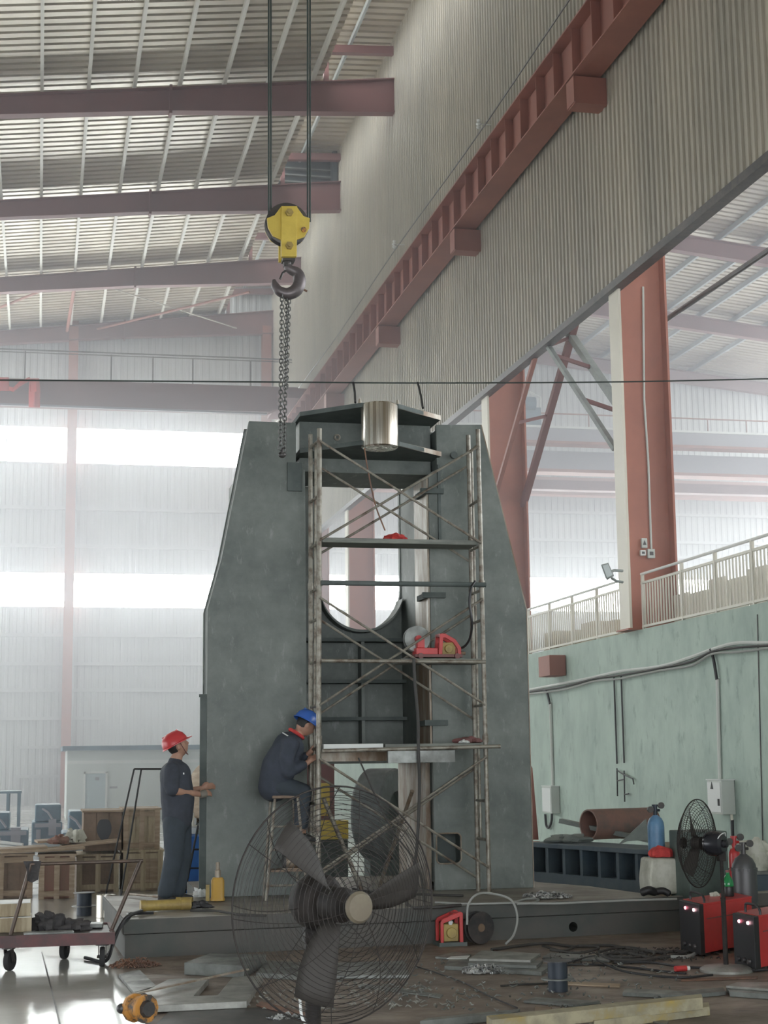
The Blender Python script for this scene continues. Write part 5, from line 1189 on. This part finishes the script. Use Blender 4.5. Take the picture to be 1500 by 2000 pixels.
# notched plate at the left, block and bars
bl = flat('steel_block', 'plate_grey', [(360, 1880), (477, 1886), (520, 1864), (410, 1862)], .002, .10, 'thick green grey steel block behind the notched plate', 'block')
pl = [gz(*q, .06) for q in ((300, 1962), (480, 1955), (512, 1915), (420, 1905), (372, 1940), (392, 1940), (405, 1942), (440, 1908), (330, 1912), (285, 1935))]
npx = [(296, 1964), (482, 1955), (514, 1905), (455, 1908), (425, 1944), (378, 1945), (408, 1910), (330, 1912), (282, 1936)]
flat('notched_plate', 'plate_pale', npx, .012, .06, 'pale thick steel plate with a notch cut in it, lower left')
m = MB(); m.beam(gz(262, 1941, .09), gz(484, 1893, .10), .03, .012); tag(m.build('flat_bar', 'bare_steel'), 'bright flat bar lying across the notched plate', 'bar')
flat('steel_plate', 'plate_grey', [(232, 1902), (262, 1938), (305, 1925), (272, 1893)], .002, .03, 'small square plate with slots, left of the notched plate')
flat('steel_plate', 'dark_steel', [(300, 2004), (600, 2010), (560, 1965), (330, 1975)], .002, .011, 'dark plate below the notched plate')
flat('flat_bar', 'rust', [(500, 1962), (600, 1985), (606, 1980), (510, 1955)], .012, .025, 'rusty bar right of the notched plate', 'bar')
p = gz(268, 2003, 0)
o_ = thing('rusty_motor', 'orange rusty machined casting at the lower left', 'casting', p)
m = MB(); ax_ = V((.5, -.85, .05)); m.lathe([(.03, 0), (.08, 0), (.095, .02), (.095, .05), (.078, .07), (.085, .14), (.095, .15), (.095, .18), (.03, .18)], V((p.x-.03, p.y+.14, .098)), ax_, 11); m.build('body', 'orange_rust', o_, smooth=True)
m = MB(); q = V((p.x-.03, p.y+.14, .098))+ax_.normalized()*.182; m.lathe([(.02, 0), (.06, 0), (.05, .03), (.02, .03)], q, ax_, 9); m.build('face', 'dark_steel', o_, smooth=True)
m = MB(); m.ball(V((p.x-.10, p.y+.10, .1)), .035, (1, 1, 1), 12, 8); m.ball(V((p.x+.05, p.y+.14, .15)), .04, (1, 1, 1.0), 12, 8); m.ball(V((p.x+.07, p.y+.1, .06)), .045, (1, 1, 1.2), 12, 8); m.build('lug', 'dark_steel', o_, smooth=True)
def swarf(px, py, z, sx, sy, sz, n, mt, label, seed):
    rnd = random.Random(seed); c = gz(px, py, z); m = MB()
    for i in range(n):
        rr = math.sqrt(rnd.random()); th = rnd.uniform(0, 6.283); p = c+V((rr*math.cos(th)*sx, rr*math.sin(th)*sy, .012+rnd.random()*sz*(1-rr)))
        L = rnd.uniform(.02, .07); yaw = rnd.uniform(0, 3.14); pts = [p+V((math.cos(yaw)*L*(k/3-.5), math.sin(yaw)*L*(k/3-.5), .008*math.sin(k*2+seed+i))) for k in range(4)]
        m.tube(pts, [.003, .007, .006, .002], 5)
    lo = z+.001; m.v = [V((q.x, q.y, max(q.z, lo))) for q in m.v]
    return tag(m.build('swarf_heap', mt), label, 'scrap', 'scrap heaps on the floor', kind='stuff')
swarf(262, 1888, 0, .22, .13, .10, 150, 'rust', 'rusty swarf heap in front of the bed plate corner', 61)
swarf(560, 1992, 0, .14, .06, .04, 60, 'bright_chain', 'small heap of bright scrap left of the fan pole', 62)
swarf(1010, 1915, 0, 1.5, 1.6, .012, 260, 'plate_grey', 'small dark offcuts strewn over the brown floor', 71)
swarf(1250, 1868, 0, .9, .5, .03, 160, 'cable', 'dark tangle of scraps round the floor cables', 72)
swarf(700, 1950, 0, .9, .7, .012, 120, 'plate_pale', 'small bright offcuts strewn behind the near fan', 73)
def chainpile(px, py, z, sx, sy, n, label, seed):
    rnd = random.Random(seed); c = gz(px, py, z); m = MB(); L, Wd, r = .05, .034, .0065
    for i in range(n):
        rr = math.sqrt(rnd.random()); th = rnd.uniform(0, 6.283); p = c+V((rr*math.cos(th)*sx, rr*math.sin(th)*sy, .009+rnd.random()*.05*(1-rr*.8)))
        d = V((rnd.uniform(-1, 1), rnd.uniform(-1, 1), rnd.uniform(-.15, .15))).normalized(); link(m, p-d*.02, p+d*.02, rnd.random() > .5, L, Wd, r)
    lo = min(q.z for q in m.v); m.v = [V((q.x, q.y, max(q.z, z+.001))) for q in m.v]
    return tag(m.build('chain_heap', 'bright_chain', smooth=True), label, 'chain', 'heaps of chain')
chainpile(1068, 1753, BZ+.008, .24, .2, 150, 'heap of bright chain on the bed plate right of the press', 3)
chainpile(948, 1899, 0, .2, .13, 170, 'heap of bright chain on the brown floor in front of the plate stack', 4)
# cables over the floor
fc = [([(1345, 1862), (1260, 1862), (1190, 1850), (1120, 1852), (1060, 1846), (960, 1858)], .014, 'cable', 'dark cable leaving the left welder along the bed plate'),
      ([(1340, 1866), (1280, 1876), (1220, 1866), (1180, 1872), (1240, 1882), (1300, 1870), (1250, 1860)], .015, 'cable', 'dark cable curled in front of the left welder'),
      ([(1110, 1884), (1160, 1872), (1168, 1880), (1220, 1902), (1320, 1914), (1392, 1909)], .010, 'black', 'thin black cable swinging out to the smaller fan base'),
      ([(1090, 1888), (1150, 1886), (1230, 1892), (1300, 1900), (1340, 1904)], .009, 'black', 'straight thin black cable towards the smaller fan'),
      ([(1180, 1868), (1220, 1862), (1262, 1868), (1240, 1874), (1196, 1872), (1186, 1864)], .013, 'cable', 'coil of dark cable on the floor, inner turn'),
      ([(1170, 1864), (1215, 1855), (1275, 1864), (1262, 1878), (1200, 1880), (1172, 1870)], .013, 'cable', 'coil of dark cable on the floor, outer turn'),
      ([(1310, 1873), (1340, 1873), (1358, 1866), (1356, 1858)], .016, 'cable_grey', 'pale cable end sticking up before the left welder'),
      ([(1500, 1898), (1450, 1900), (1400, 1896), (1330, 1892), (1270, 1884), (1200, 1884)], .011, 'black', 'black cable from the right welder across the floor'),
      ([(1060, 1852), (1100, 1862), (1130, 1852), (1170, 1856), (1130, 1866), (1075, 1860)], .012, 'cable', 'tangled dark cable left of the coil'),
      ([(978, 1928), (1020, 1925), (1074, 1923)], .008, 'cable', 'short dark rod like cable left of the spool'),
      ([(812, 1890), (850, 1902), (905, 1922), (950, 1946), (1010, 1972)], .006, 'black', 'thin black wire crossing the brown floor diagonally')]
for k, (pts, r_, mt, lb) in enumerate(fc):
    cable('floor_cable', [gz(a, b, .0)+V((0, 0, r_+.002+.004*(k % 3))) for a, b in pts], r_, mt, lb, 'cables on the floor')
cable('bed_cable', [gz(a, b, BZ+.008)+V((0, 0, .012)) for a, b in ((850, 1765), (920, 1768), (1000, 1766), (1080, 1767), (1200, 1762), (1322, 1758))], .011, 'cable_grey', 'grey cable lying along the front edge of the bed plate')
cable('bed_cable', [gz(a, b, BZ+.008)+V((0, 0, .012)) for a, b in ((1005, 1764), (1030, 1758), (1052, 1759), (1040, 1766), (1010, 1768))], .011, 'cable_grey', 'small loop of grey cable below the chain heap on the bed plate')
cable('bed_cable', [gz(a, b, BZ+.008)+V((0, 0, .014)) for a, b in ((690, 1738), (720, 1744), (760, 1747), (830, 1750), (905, 1752))], .013, 'cable', 'dark cable along the foot of the scaffold')
p = gz(1330, 1898, 0)
o_ = thing('plug_connector', 'red and white cable plug on the floor beside the smaller fan base', 'plug', p)
m = MB(); m.cyl(p+V((-.05, 0, .025)), p+V((.05, .01, .025)), .024, n=12); m.build('body', 'red_enamel', o_, smooth=True)
m = MB(); m.cyl(p+V((.05, .01, .025)), p+V((.08, .012, .025)), .018, n=10); m.build('tip', 'white_paint', o_)
flat('steel_plate', 'plate_grey', [(1060, 1868), (1190, 1876), (1200, 1868), (1075, 1860)], .002, 0.02, 'thin plate under the tangled cable left of the coil', 'plate')
flat('flat_bar', 'plate_pale', [(1250, 1990), (1300, 1999), (1306, 1994), (1256, 1986)], .002, 0.012, 'short bright strip in front of the yellow beams', 'bar')
flat('flat_bar', 'plate_grey', [(700, 1925), (860, 1948), (866, 1942), (708, 1920)], .002, 0.012, 'dark strip lying right of the near fan pole', 'bar')
flat('steel_plate', 'plate_grey', [(500, 1900), (600, 1906), (610, 1880), (520, 1876)], .002, 0.04, 'dark square block seen through the lower left of the near fan', 'plate')
flat('wood_strip', 'wood', [(1100, 1921), (1210, 1926), (1212, 1921), (1104, 1917)], .002, 0.015, 'brown wooden strip right of the dark flanged spool', 'bar')
flat('flat_bar', 'rust', [(1330, 1915), (1480, 1910), (1480, 1906), (1330, 1911)], .002, 0.01, 'thin rusty strip behind the plates at the right edge', 'bar')
# ================================================================ the two workers
TORSO = ('pelvis', 'belly', 'chest', 'hem', 'waist')
def limbs(J, E):        # rounded tapered limbs and trunk that overlap at the joints; remesh() then makes one surface of them
    m = MB(); lat = V((0, 1, 0))
    for a, b in E:
        (p, ra), (q, rb) = J[a], J[b]; p, q = V(p), V(q); d = q-p; ln = max(d.length, 1e-4); d /= ln
        x = d.cross(lat); x = x.normalized() if x.length > .15 else frame_of(d)[0]; y = d.cross(x); n = 16; vs = []; rings = []
        ka = 1.22 if a in TORSO else 1.0; kb = 1.22 if b in TORSO else 1.0
        for i in range(5): t = math.pi/2*(1-i/4); rings.append((p-d*ra*math.sin(t)*.9, ra*math.cos(t), ka))
        rings += [(p.lerp(q, t), ra+(rb-ra)*t, ka+(kb-ka)*t) for t in (.25, .5, .75)]
        for i in range(5): t = math.pi/2*i/4; rings.append((q+d*rb*math.sin(t)*.9, rb*math.cos(t), kb))
        for (c, r_, k) in rings:
            r_ = max(r_, 1e-4)
            for i in range(n): t = 2*math.pi*i/n; vs.append(c+x*(r_*math.cos(t))+y*(r_*k*math.sin(t)))
        fs = [(i*n+k, i*n+(k+1) % n, (i+1)*n+(k+1) % n, (i+1)*n+k) for i in range(len(rings)-1) for k in range(n)]
        fs += [tuple(range(n-1, -1, -1)), tuple((len(rings)-1)*n+k for k in range(n))]
        m.add(vs, fs)
    return m
def remesh(m, name, voxel, mt, parent, smooth_it=4):
    o = m.build(name, mt, parent); r_ = o.modifiers.new('r', 'REMESH'); r_.mode = 'VOXEL'; r_.voxel_size = voxel
    s = o.modifiers.new('s', 'SMOOTH'); s.iterations = smooth_it; s.factor = .5
    bpy.context.view_layer.update(); dg = bpy.context.evaluated_depsgraph_get()
    nm = bpy.data.meshes.new_from_object(o.evaluated_get(dg)); o.modifiers.clear(); o.data = nm
    nm.materials.clear(); nm.materials.append(MATS[mt])
    for p in nm.polygons: p.use_smooth = True
    return o
def gauss(d, s): return math.exp(-(d/s)**2)
def head_mb(c, M, s=1.0):
    """local frame: +x forward, +z up; eyes at half the height"""
    m = MB(); m.ball((0, 0, 0), 1, nu=36, nv=26); out = []
    for q in m.v:
        x, y, z = q; k = V((x*.097, y*.076, z*.118))
        if z < 0: k.x *= 1-.10*z*z; k.y *= 1-.28*z*z; 
        if x > 0:
            k.x += .026*gauss(y, .16)*gauss(z+.12, .20)          # nose
            k.x += .012*gauss(y, .35)*gauss(z+.72, .16)          # chin
            k.x += .007*gauss(y, .30)*gauss(z+.42, .07)+.006*gauss(y, .28)*gauss(z+.53, .06)   # lips
            k.x += .008*gauss(z-.20, .10)*gauss(y, .6)           # brow
            for e in (-.38, .38): k.x -= .010*gauss(y-e, .16)*gauss(z-.02, .12)  # eye sockets
        out.append(V(c)+M @ (k*s))
    m.v = out
    for e in (-1, 1):
        m.ball(V(c)+M @ V((-.005*s, e*.078*s, -.01*s)), .03*s, (.75, .35, 1.1), 10, 8, M)
    return m
def helmet(P, c, M, mt, s=1.0):
    prof = [(.0, .128), (.05, .123), (.09, .102), (.118, .065), (.130, .02), (.132, .0), (.126, .0), (.112, .06), (.085, .095), (.0, .12)]
    z = (M @ V((0, 0, 1)))
    m = MB(); m.lathe(prof, V((0, 0, 0)), (0, 0, 1), 32); m.v = [V(c)+M @ V((q.x*1.06*s, q.y*.88*s, q.z*s)) for q in m.v]; h = m.build('helmet', mt, P, smooth=True)
    m = MB(); vs = []; n = 36
    for i in range(n):
        t = 2*math.pi*i/n; f = max(0, math.cos(t)); ex = .012+.040*f**2
        for (rr, zz) in ((0, .004), (ex, -.004-.012*f), (ex, -.010-.012*f), (0, -.006)):
            vs.append(V(c)+M @ V(((.138+rr)*math.cos(t)*s, (.114+rr)*math.sin(t)*s, zz*s)))
    fs = []
    for i in range(n):
        j = (i+1) % n
        for k in range(4): fs.append((i*4+k, j*4+k, j*4+(k+1) % 4, i*4+(k+1) % 4))
    m.add(vs, fs); m.build('brim', mt, h, smooth=True)
    m = MB(); m.beam(V(c)+M @ V((-.09*s, 0, .105*s)), V(c)+M @ V((.09*s, 0, .105*s)), .02*s, .03*s, up=z); m.build('ridge', mt, h)
    return h
def hand(J, E, wrist, wp, fwd, up, side, s=1.0, curl=.5, tag_='r'):
    """palm and five fingers rooted in it; side points to the thumb"""
    f, u, t = V(fwd).normalized(), V(up).normalized(), V(side).normalized()
    J[tag_+'palm'] = (wp+f*.055*s, (.030*s)); E.append((wrist, tag_+'palm'))
    extra = []
    for i, (off, ln) in enumerate(((-.030, .062), (-.010, .072), (.010, .076), (.030, .068))):
        b = wp+f*.085*s+t*off*s; m_ = b+f*ln*.55*s-u*.012*curl*s; e = m_+f*ln*.45*(1-curl*.5)*s-u*ln*.5*curl*s
        extra.append([(wp+f*.045*s+t*off*.8*s), b, m_, e])
    b = wp+f*.03*s+t*.028*s; extra.append([wp+f*.02*s+t*.01*s, b+t*.012*s, b+t*.026*s+f*.03*s, b+t*.024*s+f*.055*s])
    return extra
def fingers(m, chains, s=1.0):
    for c in chains: m.tube(catmull(c, 4), [.0098*s]*5+[.0094*s]*4+[.0085*s]*3+[.007*s], 8); m.ball(c[-1], .0072*s, nu=8, nv=6)

def worker(name, label, joints, head, hands, shirt, trousers, hel, mats, shoes, loc, skin_voxel=.0075, extra=None):
    P = thing(name, label, 'person', loc, 'workers')
    J = {k: (V(v[0]), v[1]) for k, v in joints.items()}; E = []
    for a, b in (('pelvis', 'belly'), ('belly', 'chest'), ('chest', 'neckb'), ('neckb', 'neck'), ('chest', 'shr'), ('shr', 'elr'), ('elr', 'wrr'), ('chest', 'shl'), ('shl', 'ell'), ('ell', 'wrl'), ('pelvis', 'hipr'), ('hipr', 'knr'), ('knr', 'anr'), ('pelvis', 'hipl'), ('hipl', 'knl'), ('knl', 'anl')): E.append((a, b))
    B = {k: v for k, v in J.items()}; E2 = list(E); ch = []
    for tg, wr, f, u, sd, cu in hands: ch += hand(B, E2, wr, J[wr][0], f, u, sd, 1.0, cu, tg)
    body = limbs(B, E2); fingers(body, ch)
    hc, M = head; hm_ = head_mb(hc, M); body.add(hm_.v, hm_.f)
    body.tube([J['neckb'][0], J['neck'][0], hc+M @ V((-.02, 0, -.05))], [.06, .055, .055], 14)
    bo = remesh(body, 'body', skin_voxel, 'skin', P, 3)
    g = .016
    def shell(nm, keys, edges, grow, mt, root):
        S = {k: (V(keys[k][0]) if keys[k][0] is not None else J[k][0], keys[k][1]) for k in keys}
        mm = limbs(S, edges); return remesh(mm, nm, .014, mt, P, 7)
    shell('jacket' if 'jacket' in mats else 'shirt', shirt[0], shirt[1], g, mats[0], 'chest')
    shell('trousers', trousers[0], trousers[1], g, mats[1], 'pelvis')
    helmet(P, hel[0], hel[1], hel[2])
    # hair under the helmet
    m = MB(); m.ball((0, 0, 0), 1, nu=24, nv=16); keep = []
    m.v = [hc+M @ V((q.x*.098-.010, q.y*.081, q.z*.112+.018)) for q in m.v]
    fs = []
    for f in m.f:
        cc = sum((M.inverted() @ (m.v[i]-hc) for i in f), V((0, 0, 0)))/len(f)
        if (cc.x < -.015 and cc.z > -.075) or cc.z > .05: fs.append(f)
    m.f = fs; ho = m.build('hair', 'hair', P, smooth=True); sm = ho.modifiers.new('t', 'SOLIDIFY'); sm.thickness = .006
    for (a, b) in shoes:
        m = MB(); a, b = V(a), V(b); d = (b-a).normalized(); sd = d.cross(V((0, 0, 1))).normalized()
        pr = [(-.085, .05, .085), (-.06, .06, .10), (0, .062, .095), (.07, .064, .065), (.13, .06, .048), (.165, .03, .035)]
        vs = []
        for (q, wd, ht) in pr:
            c_ = a+d*q
            for (sx, sz) in ((-.6, 0), (-.62, .3), (-.45, .8), (0, 1), (.45, .8), (.62, .3), (.6, 0)): vs.append(c_+sd*(wd*sx)+V((0, 0, ht*sz)))
        n = 7; fs = []
        for i in range(len(pr)-1):
            for k in range(n): k2 = (k+1) % n; fs.append((i*n+k, i*n+k2, (i+1)*n+k2, (i+1)*n+k))
        fs += [tuple(range(n)), tuple((len(pr)-1)*n+k for k in range(n))]
        m.add(vs, fs); m.build('shoe', 'shoe', P, smooth=True, bevel=.006)
    return P
def rotY(deg, yaw=0): return Matrix.Rotation(math.radians(yaw), 3, 'Z') @ Matrix.Rotation(math.radians(deg), 3, 'Y')
# ---- standing man at the left edge of the press
Y0 = 16.4; A_ = lambda px, py, dy=0: at(px, py, Y0+dy)
J = dict(pelvis=(A_(346, 1598), .125), belly=(A_(347, 1560), .14), chest=(A_(343, 1518), .135), neckb=(A_(342, 1488), .07), neck=(A_(347, 1475), .055),
         shr=(A_(336, 1503, -.19), .06), elr=(A_(337, 1545, -.24), .042), wrr=(A_(390, 1551, -.05), .028),
         shl=(A_(346, 1503, .17), .06), ell=(A_(362, 1546, .24), .042), wrl=(A_(393, 1540, .22), .028),
         hipr=(A_(341, 1610, -.09), .095), knr=(A_(340, 1670, -.10), .062), anr=(A_(325, 1738, -.11), .042),
         hipl=(A_(351, 1610, .09), .095), knl=(A_(356, 1670, .10), .062), anl=(A_(346, 1738, .12), .042))
hc = A_(347, 1457); M = rotY(-24)
sh = (dict(hem=(A_(346, 1600), .158), pelvis=(A_(347, 1585), .162), belly=(None, .175), chest=(None, .16), neckb=(None, .075), shr=(None, .085), sr=(A_(333, 1532, -.23), .078), sr2=(A_(336, 1543, -.235), .07), shl=(None, .085), sl=(A_(356, 1532, .21), .075), sl2=(A_(361, 1544, .235), .065)),
      [('hem', 'pelvis'), ('pelvis', 'belly'), ('belly', 'chest'), ('chest', 'neckb'), ('chest', 'shr'), ('shr', 'sr'), ('sr', 'sr2'), ('chest', 'shl'), ('shl', 'sl'), ('sl', 'sl2')])
tr = (dict(pelvis=(None, .145), hipr=(None, .125), knr=(None, .098), tr1=(A_(329, 1722, -.11), .088), tr2=(A_(324, 1741, -.11), .088), hipl=(None, .125), knl=(None, .098), tl1=(A_(349, 1722, .115), .088), tl2=(A_(345, 1741, .12), .088)),
      [('pelvis', 'hipr'), ('hipr', 'knr'), ('knr', 'tr1'), ('tr1', 'tr2'), ('pelvis', 'hipl'), ('hipl', 'knl'), ('knl', 'tl1'), ('tl1', 'tl2')])
gr = gz(325, 1752, BZ+.007)
P1 = worker('person', 'standing man in a red helmet looking up with one hand at the press edge', J, (hc, M), [('r', 'wrr', (.85, .45, .12), (0, -.2, 1), (-.3, .6, .8), .5), ('l', 'wrl', (.9, -.05, .25), (0, .2, 1), (-.3, -.5, .8), .5)],
            sh, tr, (hc+M @ V((-.014, 0, .032)), rotY(-30), 'red_helmet'), ('shirt', 'trousers'), [((J['anr'][0].x, J['anr'][0].y, BZ+.006), (J['anr'][0].x+.2, J['anr'][0].y-.02, BZ+.006)), ((J['anl'][0].x, J['anl'][0].y, BZ+.006), (J['anl'][0].x+.2, J['anl'][0].y+.02, BZ+.006))], (J['pelvis'][0].x, Y0, BZ+.006))
m = MB(); cs = [hc+M @ V(q) for q in ((.03, -.08, .03), (.035, -.085, -.02), (.045, -.07, -.08), (.06, -.02, -.118), (.06, .02, -.118), (.045, .07, -.08), (.035, .085, -.02), (.03, .08, .03))]
m.tube(catmull(cs, 4), .0045, 6); m.build('chin_strap', 'maroon', P1)
q = A_(356, 1511, -.165); m = MB(); m.box(q.x-.02, q.x+.02, q.y-.01, q.y+.0, q.z-.008, q.z+.01); m.build('chest_logo', 'white_paint', P1, label='tiny pale chest mark')
# grey work glove on the hand at the press, covers the palm side
p = J['wrr'][0]
m = MB(); m.tube([p+V((.0, .0, -.01)), p+V((.03, .012, .0)), p+V((.06, .03, .006))], [.036, .04, .042], 12); m.build('glove_cuff', 'glove', P1, smooth=True)
# ---- seated man in a blue helmet on the tall stool
Y0 = 16.28
J = dict(pelvis=(A_(537, 1527), .125), belly=(A_(545, 1498), .135), chest=(A_(562, 1464), .13), neckb=(A_(578, 1437), .065), neck=(A_(588, 1428), .055),
         shr=(A_(568, 1452, -.18), .058), elr=(A_(562, 1508, -.21), .042), wrr=(A_(600, 1490, -.14), .028),
         shl=(A_(574, 1450, .15), .058), ell=(A_(580, 1500, .17), .042), wrl=(A_(604, 1470, .06), .028),
         hipr=(A_(541, 1534, -.09), .095), knr=(A_(592, 1548, -.10), .062), anr=(A_(586, 1626, -.08), .042),
         hipl=(A_(542, 1534, .09), .095), knl=(A_(594, 1546, .10), .062), anl=(A_(590, 1626, .10), .042))
hc = A_(597, 1416, -.01); M = rotY(38, 14)
sh = (dict(hem=(A_(534, 1538), .165), pelvis=(None, .17), belly=(None, .185), chest=(None, .165), neckb=(None, .075), shr=(None, .09), sr=(A_(560, 1480, -.22), .078), elr=(None, .068), cr=(A_(592, 1494, -.155), .052), shl=(None, .085), sl=(A_(578, 1476, .17), .075), ell=(None, .065), cl=(A_(598, 1477, .09), .05)),
      [('hem', 'pelvis'), ('pelvis', 'belly'), ('belly', 'chest'), ('chest', 'neckb'), ('chest', 'shr'), ('shr', 'sr'), ('sr', 'elr'), ('elr', 'cr'), ('chest', 'shl'), ('shl', 'sl'), ('sl', 'ell'), ('ell', 'cl')])
tr = (dict(pelvis=(None, .14), hipr=(None, .118), knr=(None, .085), tr2=(A_(586, 1612, -.08), .066), hipl=(None, .118), knl=(None, .085), tl2=(A_(590, 1612, .10), .066)),
      [('pelvis', 'hipr'), ('hipr', 'knr'), ('knr', 'tr2'), ('pelvis', 'hipl'), ('hipl', 'knl'), ('knl', 'tl2')])
an = J['anr'][0]; al = J['anl'][0]
P2 = worker('person', 'seated man in a blue helmet and dark jacket bent towards the scaffold posts', J, (hc, M), [('r', 'wrr', (.7, .1, .5), (-.5, -.2, .8), (-.3, .7, .5), .6), ('l', 'wrl', (.7, .0, .5), (-.5, .2, .8), (-.3, -.7, .5), .6)],
            sh, tr, (hc+M @ V((-.012, 0, .030)), rotY(30, 14), 'blue_helmet'), ('jacket', 'trousers', 'jacket'), [((an.x, an.y, an.z-.075), (an.x+.2, an.y, an.z-.1)), ((al.x, al.y, al.z-.075), (al.x+.2, al.y+.03, al.z-.1))], (J['pelvis'][0].x, Y0, J['pelvis'][0].z-.2))
m = MB(); pc = J['neckb'][0]; m.ring(pc+V((.005, 0, .02)), (.55, 0, .8), .082, .018, 20, 8); m.build('collar', 'red_cloth', P2, smooth=True, label='red collar')
m = MB(); m.tube(catmull([A_(552, 1431, -.12), A_(566, 1440, -.20), A_(582, 1455, -.185)], 5), .006, 6); m.build('piping', 'white_paint', P2, label='pale shoulder piping')
# the stool under him
zs = at(550, 1553, Y0).z
o_ = thing('step_stool', 'tall tube stool under the seated man in front of the press', 'stool', (at(552, 1700, Y0).x, Y0, BZ+.006))
xs0, xs1 = at(533, 1553, Y0).x, at(577, 1553, Y0).x; xb0, xb1 = at(514, 1742, Y0).x, at(594, 1742, Y0).x
m = MB(); m.box(xs0-.03, xs1+.03, Y0-.17, Y0+.17, zs-.03, zs); m.build('seat', 'wood_dark', o_, bevel=.01)
zb_ = BZ+.008
for (a0, b0, y0, y1) in ((xs0, xb0, -.15, -.22), (xs1, xb1, -.15, -.22), (xs0, xb0+.03, .15, .2), (xs1, xb1-.03, .15, .2)):
    m = MB(); m.tube([(a0, Y0+y0, zs-.03), (b0, Y0+y1, zb_)], .015, 8); m.build('leg', 'scaffold', o_)
for t in (.3, .52, .86):
    z = zs+(zb_-zs)*t; m = MB()
    f0, f1 = xs0+(xb0-xs0)*t, xs1+(xb1-xs1)*t; m.tube([(f0, Y0-.15-.07*t, z), (f1, Y0-.15-.07*t, z)], .011, 8); m.build('rung', 'scaffold', o_)
    m = MB(); m.tube([(f1-.01, Y0-.15-.07*t, z), (f1-.03*t, Y0+.15+.05*t, z)], .011, 8); m.build('rung', 'scaffold', o_)
z = at(570, 1697, Y0).z
m = MB(); m.box(xs0-.03, xs1+.06, Y0-.12, Y0+.12, z-.02, z); m.build('shelf', 'wood_dark', o_)
p = at(572, 1674, Y0)
o_ = thing('wire_spool_box', 'small wire winder with a bright striped roll on the stool shelf', 'winder', (p.x, Y0, z))
m = MB(); m.cyl((p.x-.10, Y0-.02, z+.075), (p.x+.07, Y0-.02, z+.075), .07, n=20); m.build('roll', 'bare_steel', o_, smooth=True)
for x in (-.105, .075):
    m = MB(); m.cyl((p.x+x, Y0-.02, z+.075), (p.x+x+.02, Y0-.02, z+.075), .088, n=20); m.build('end_plate', 'white_paint' if x > 0 else 'dark_steel', o_)
m = MB(); m.box(p.x-.12, p.x+.12, Y0-.08, Y0+.08, z+.001, z+.012); m.build('base', 'bare_steel', o_)
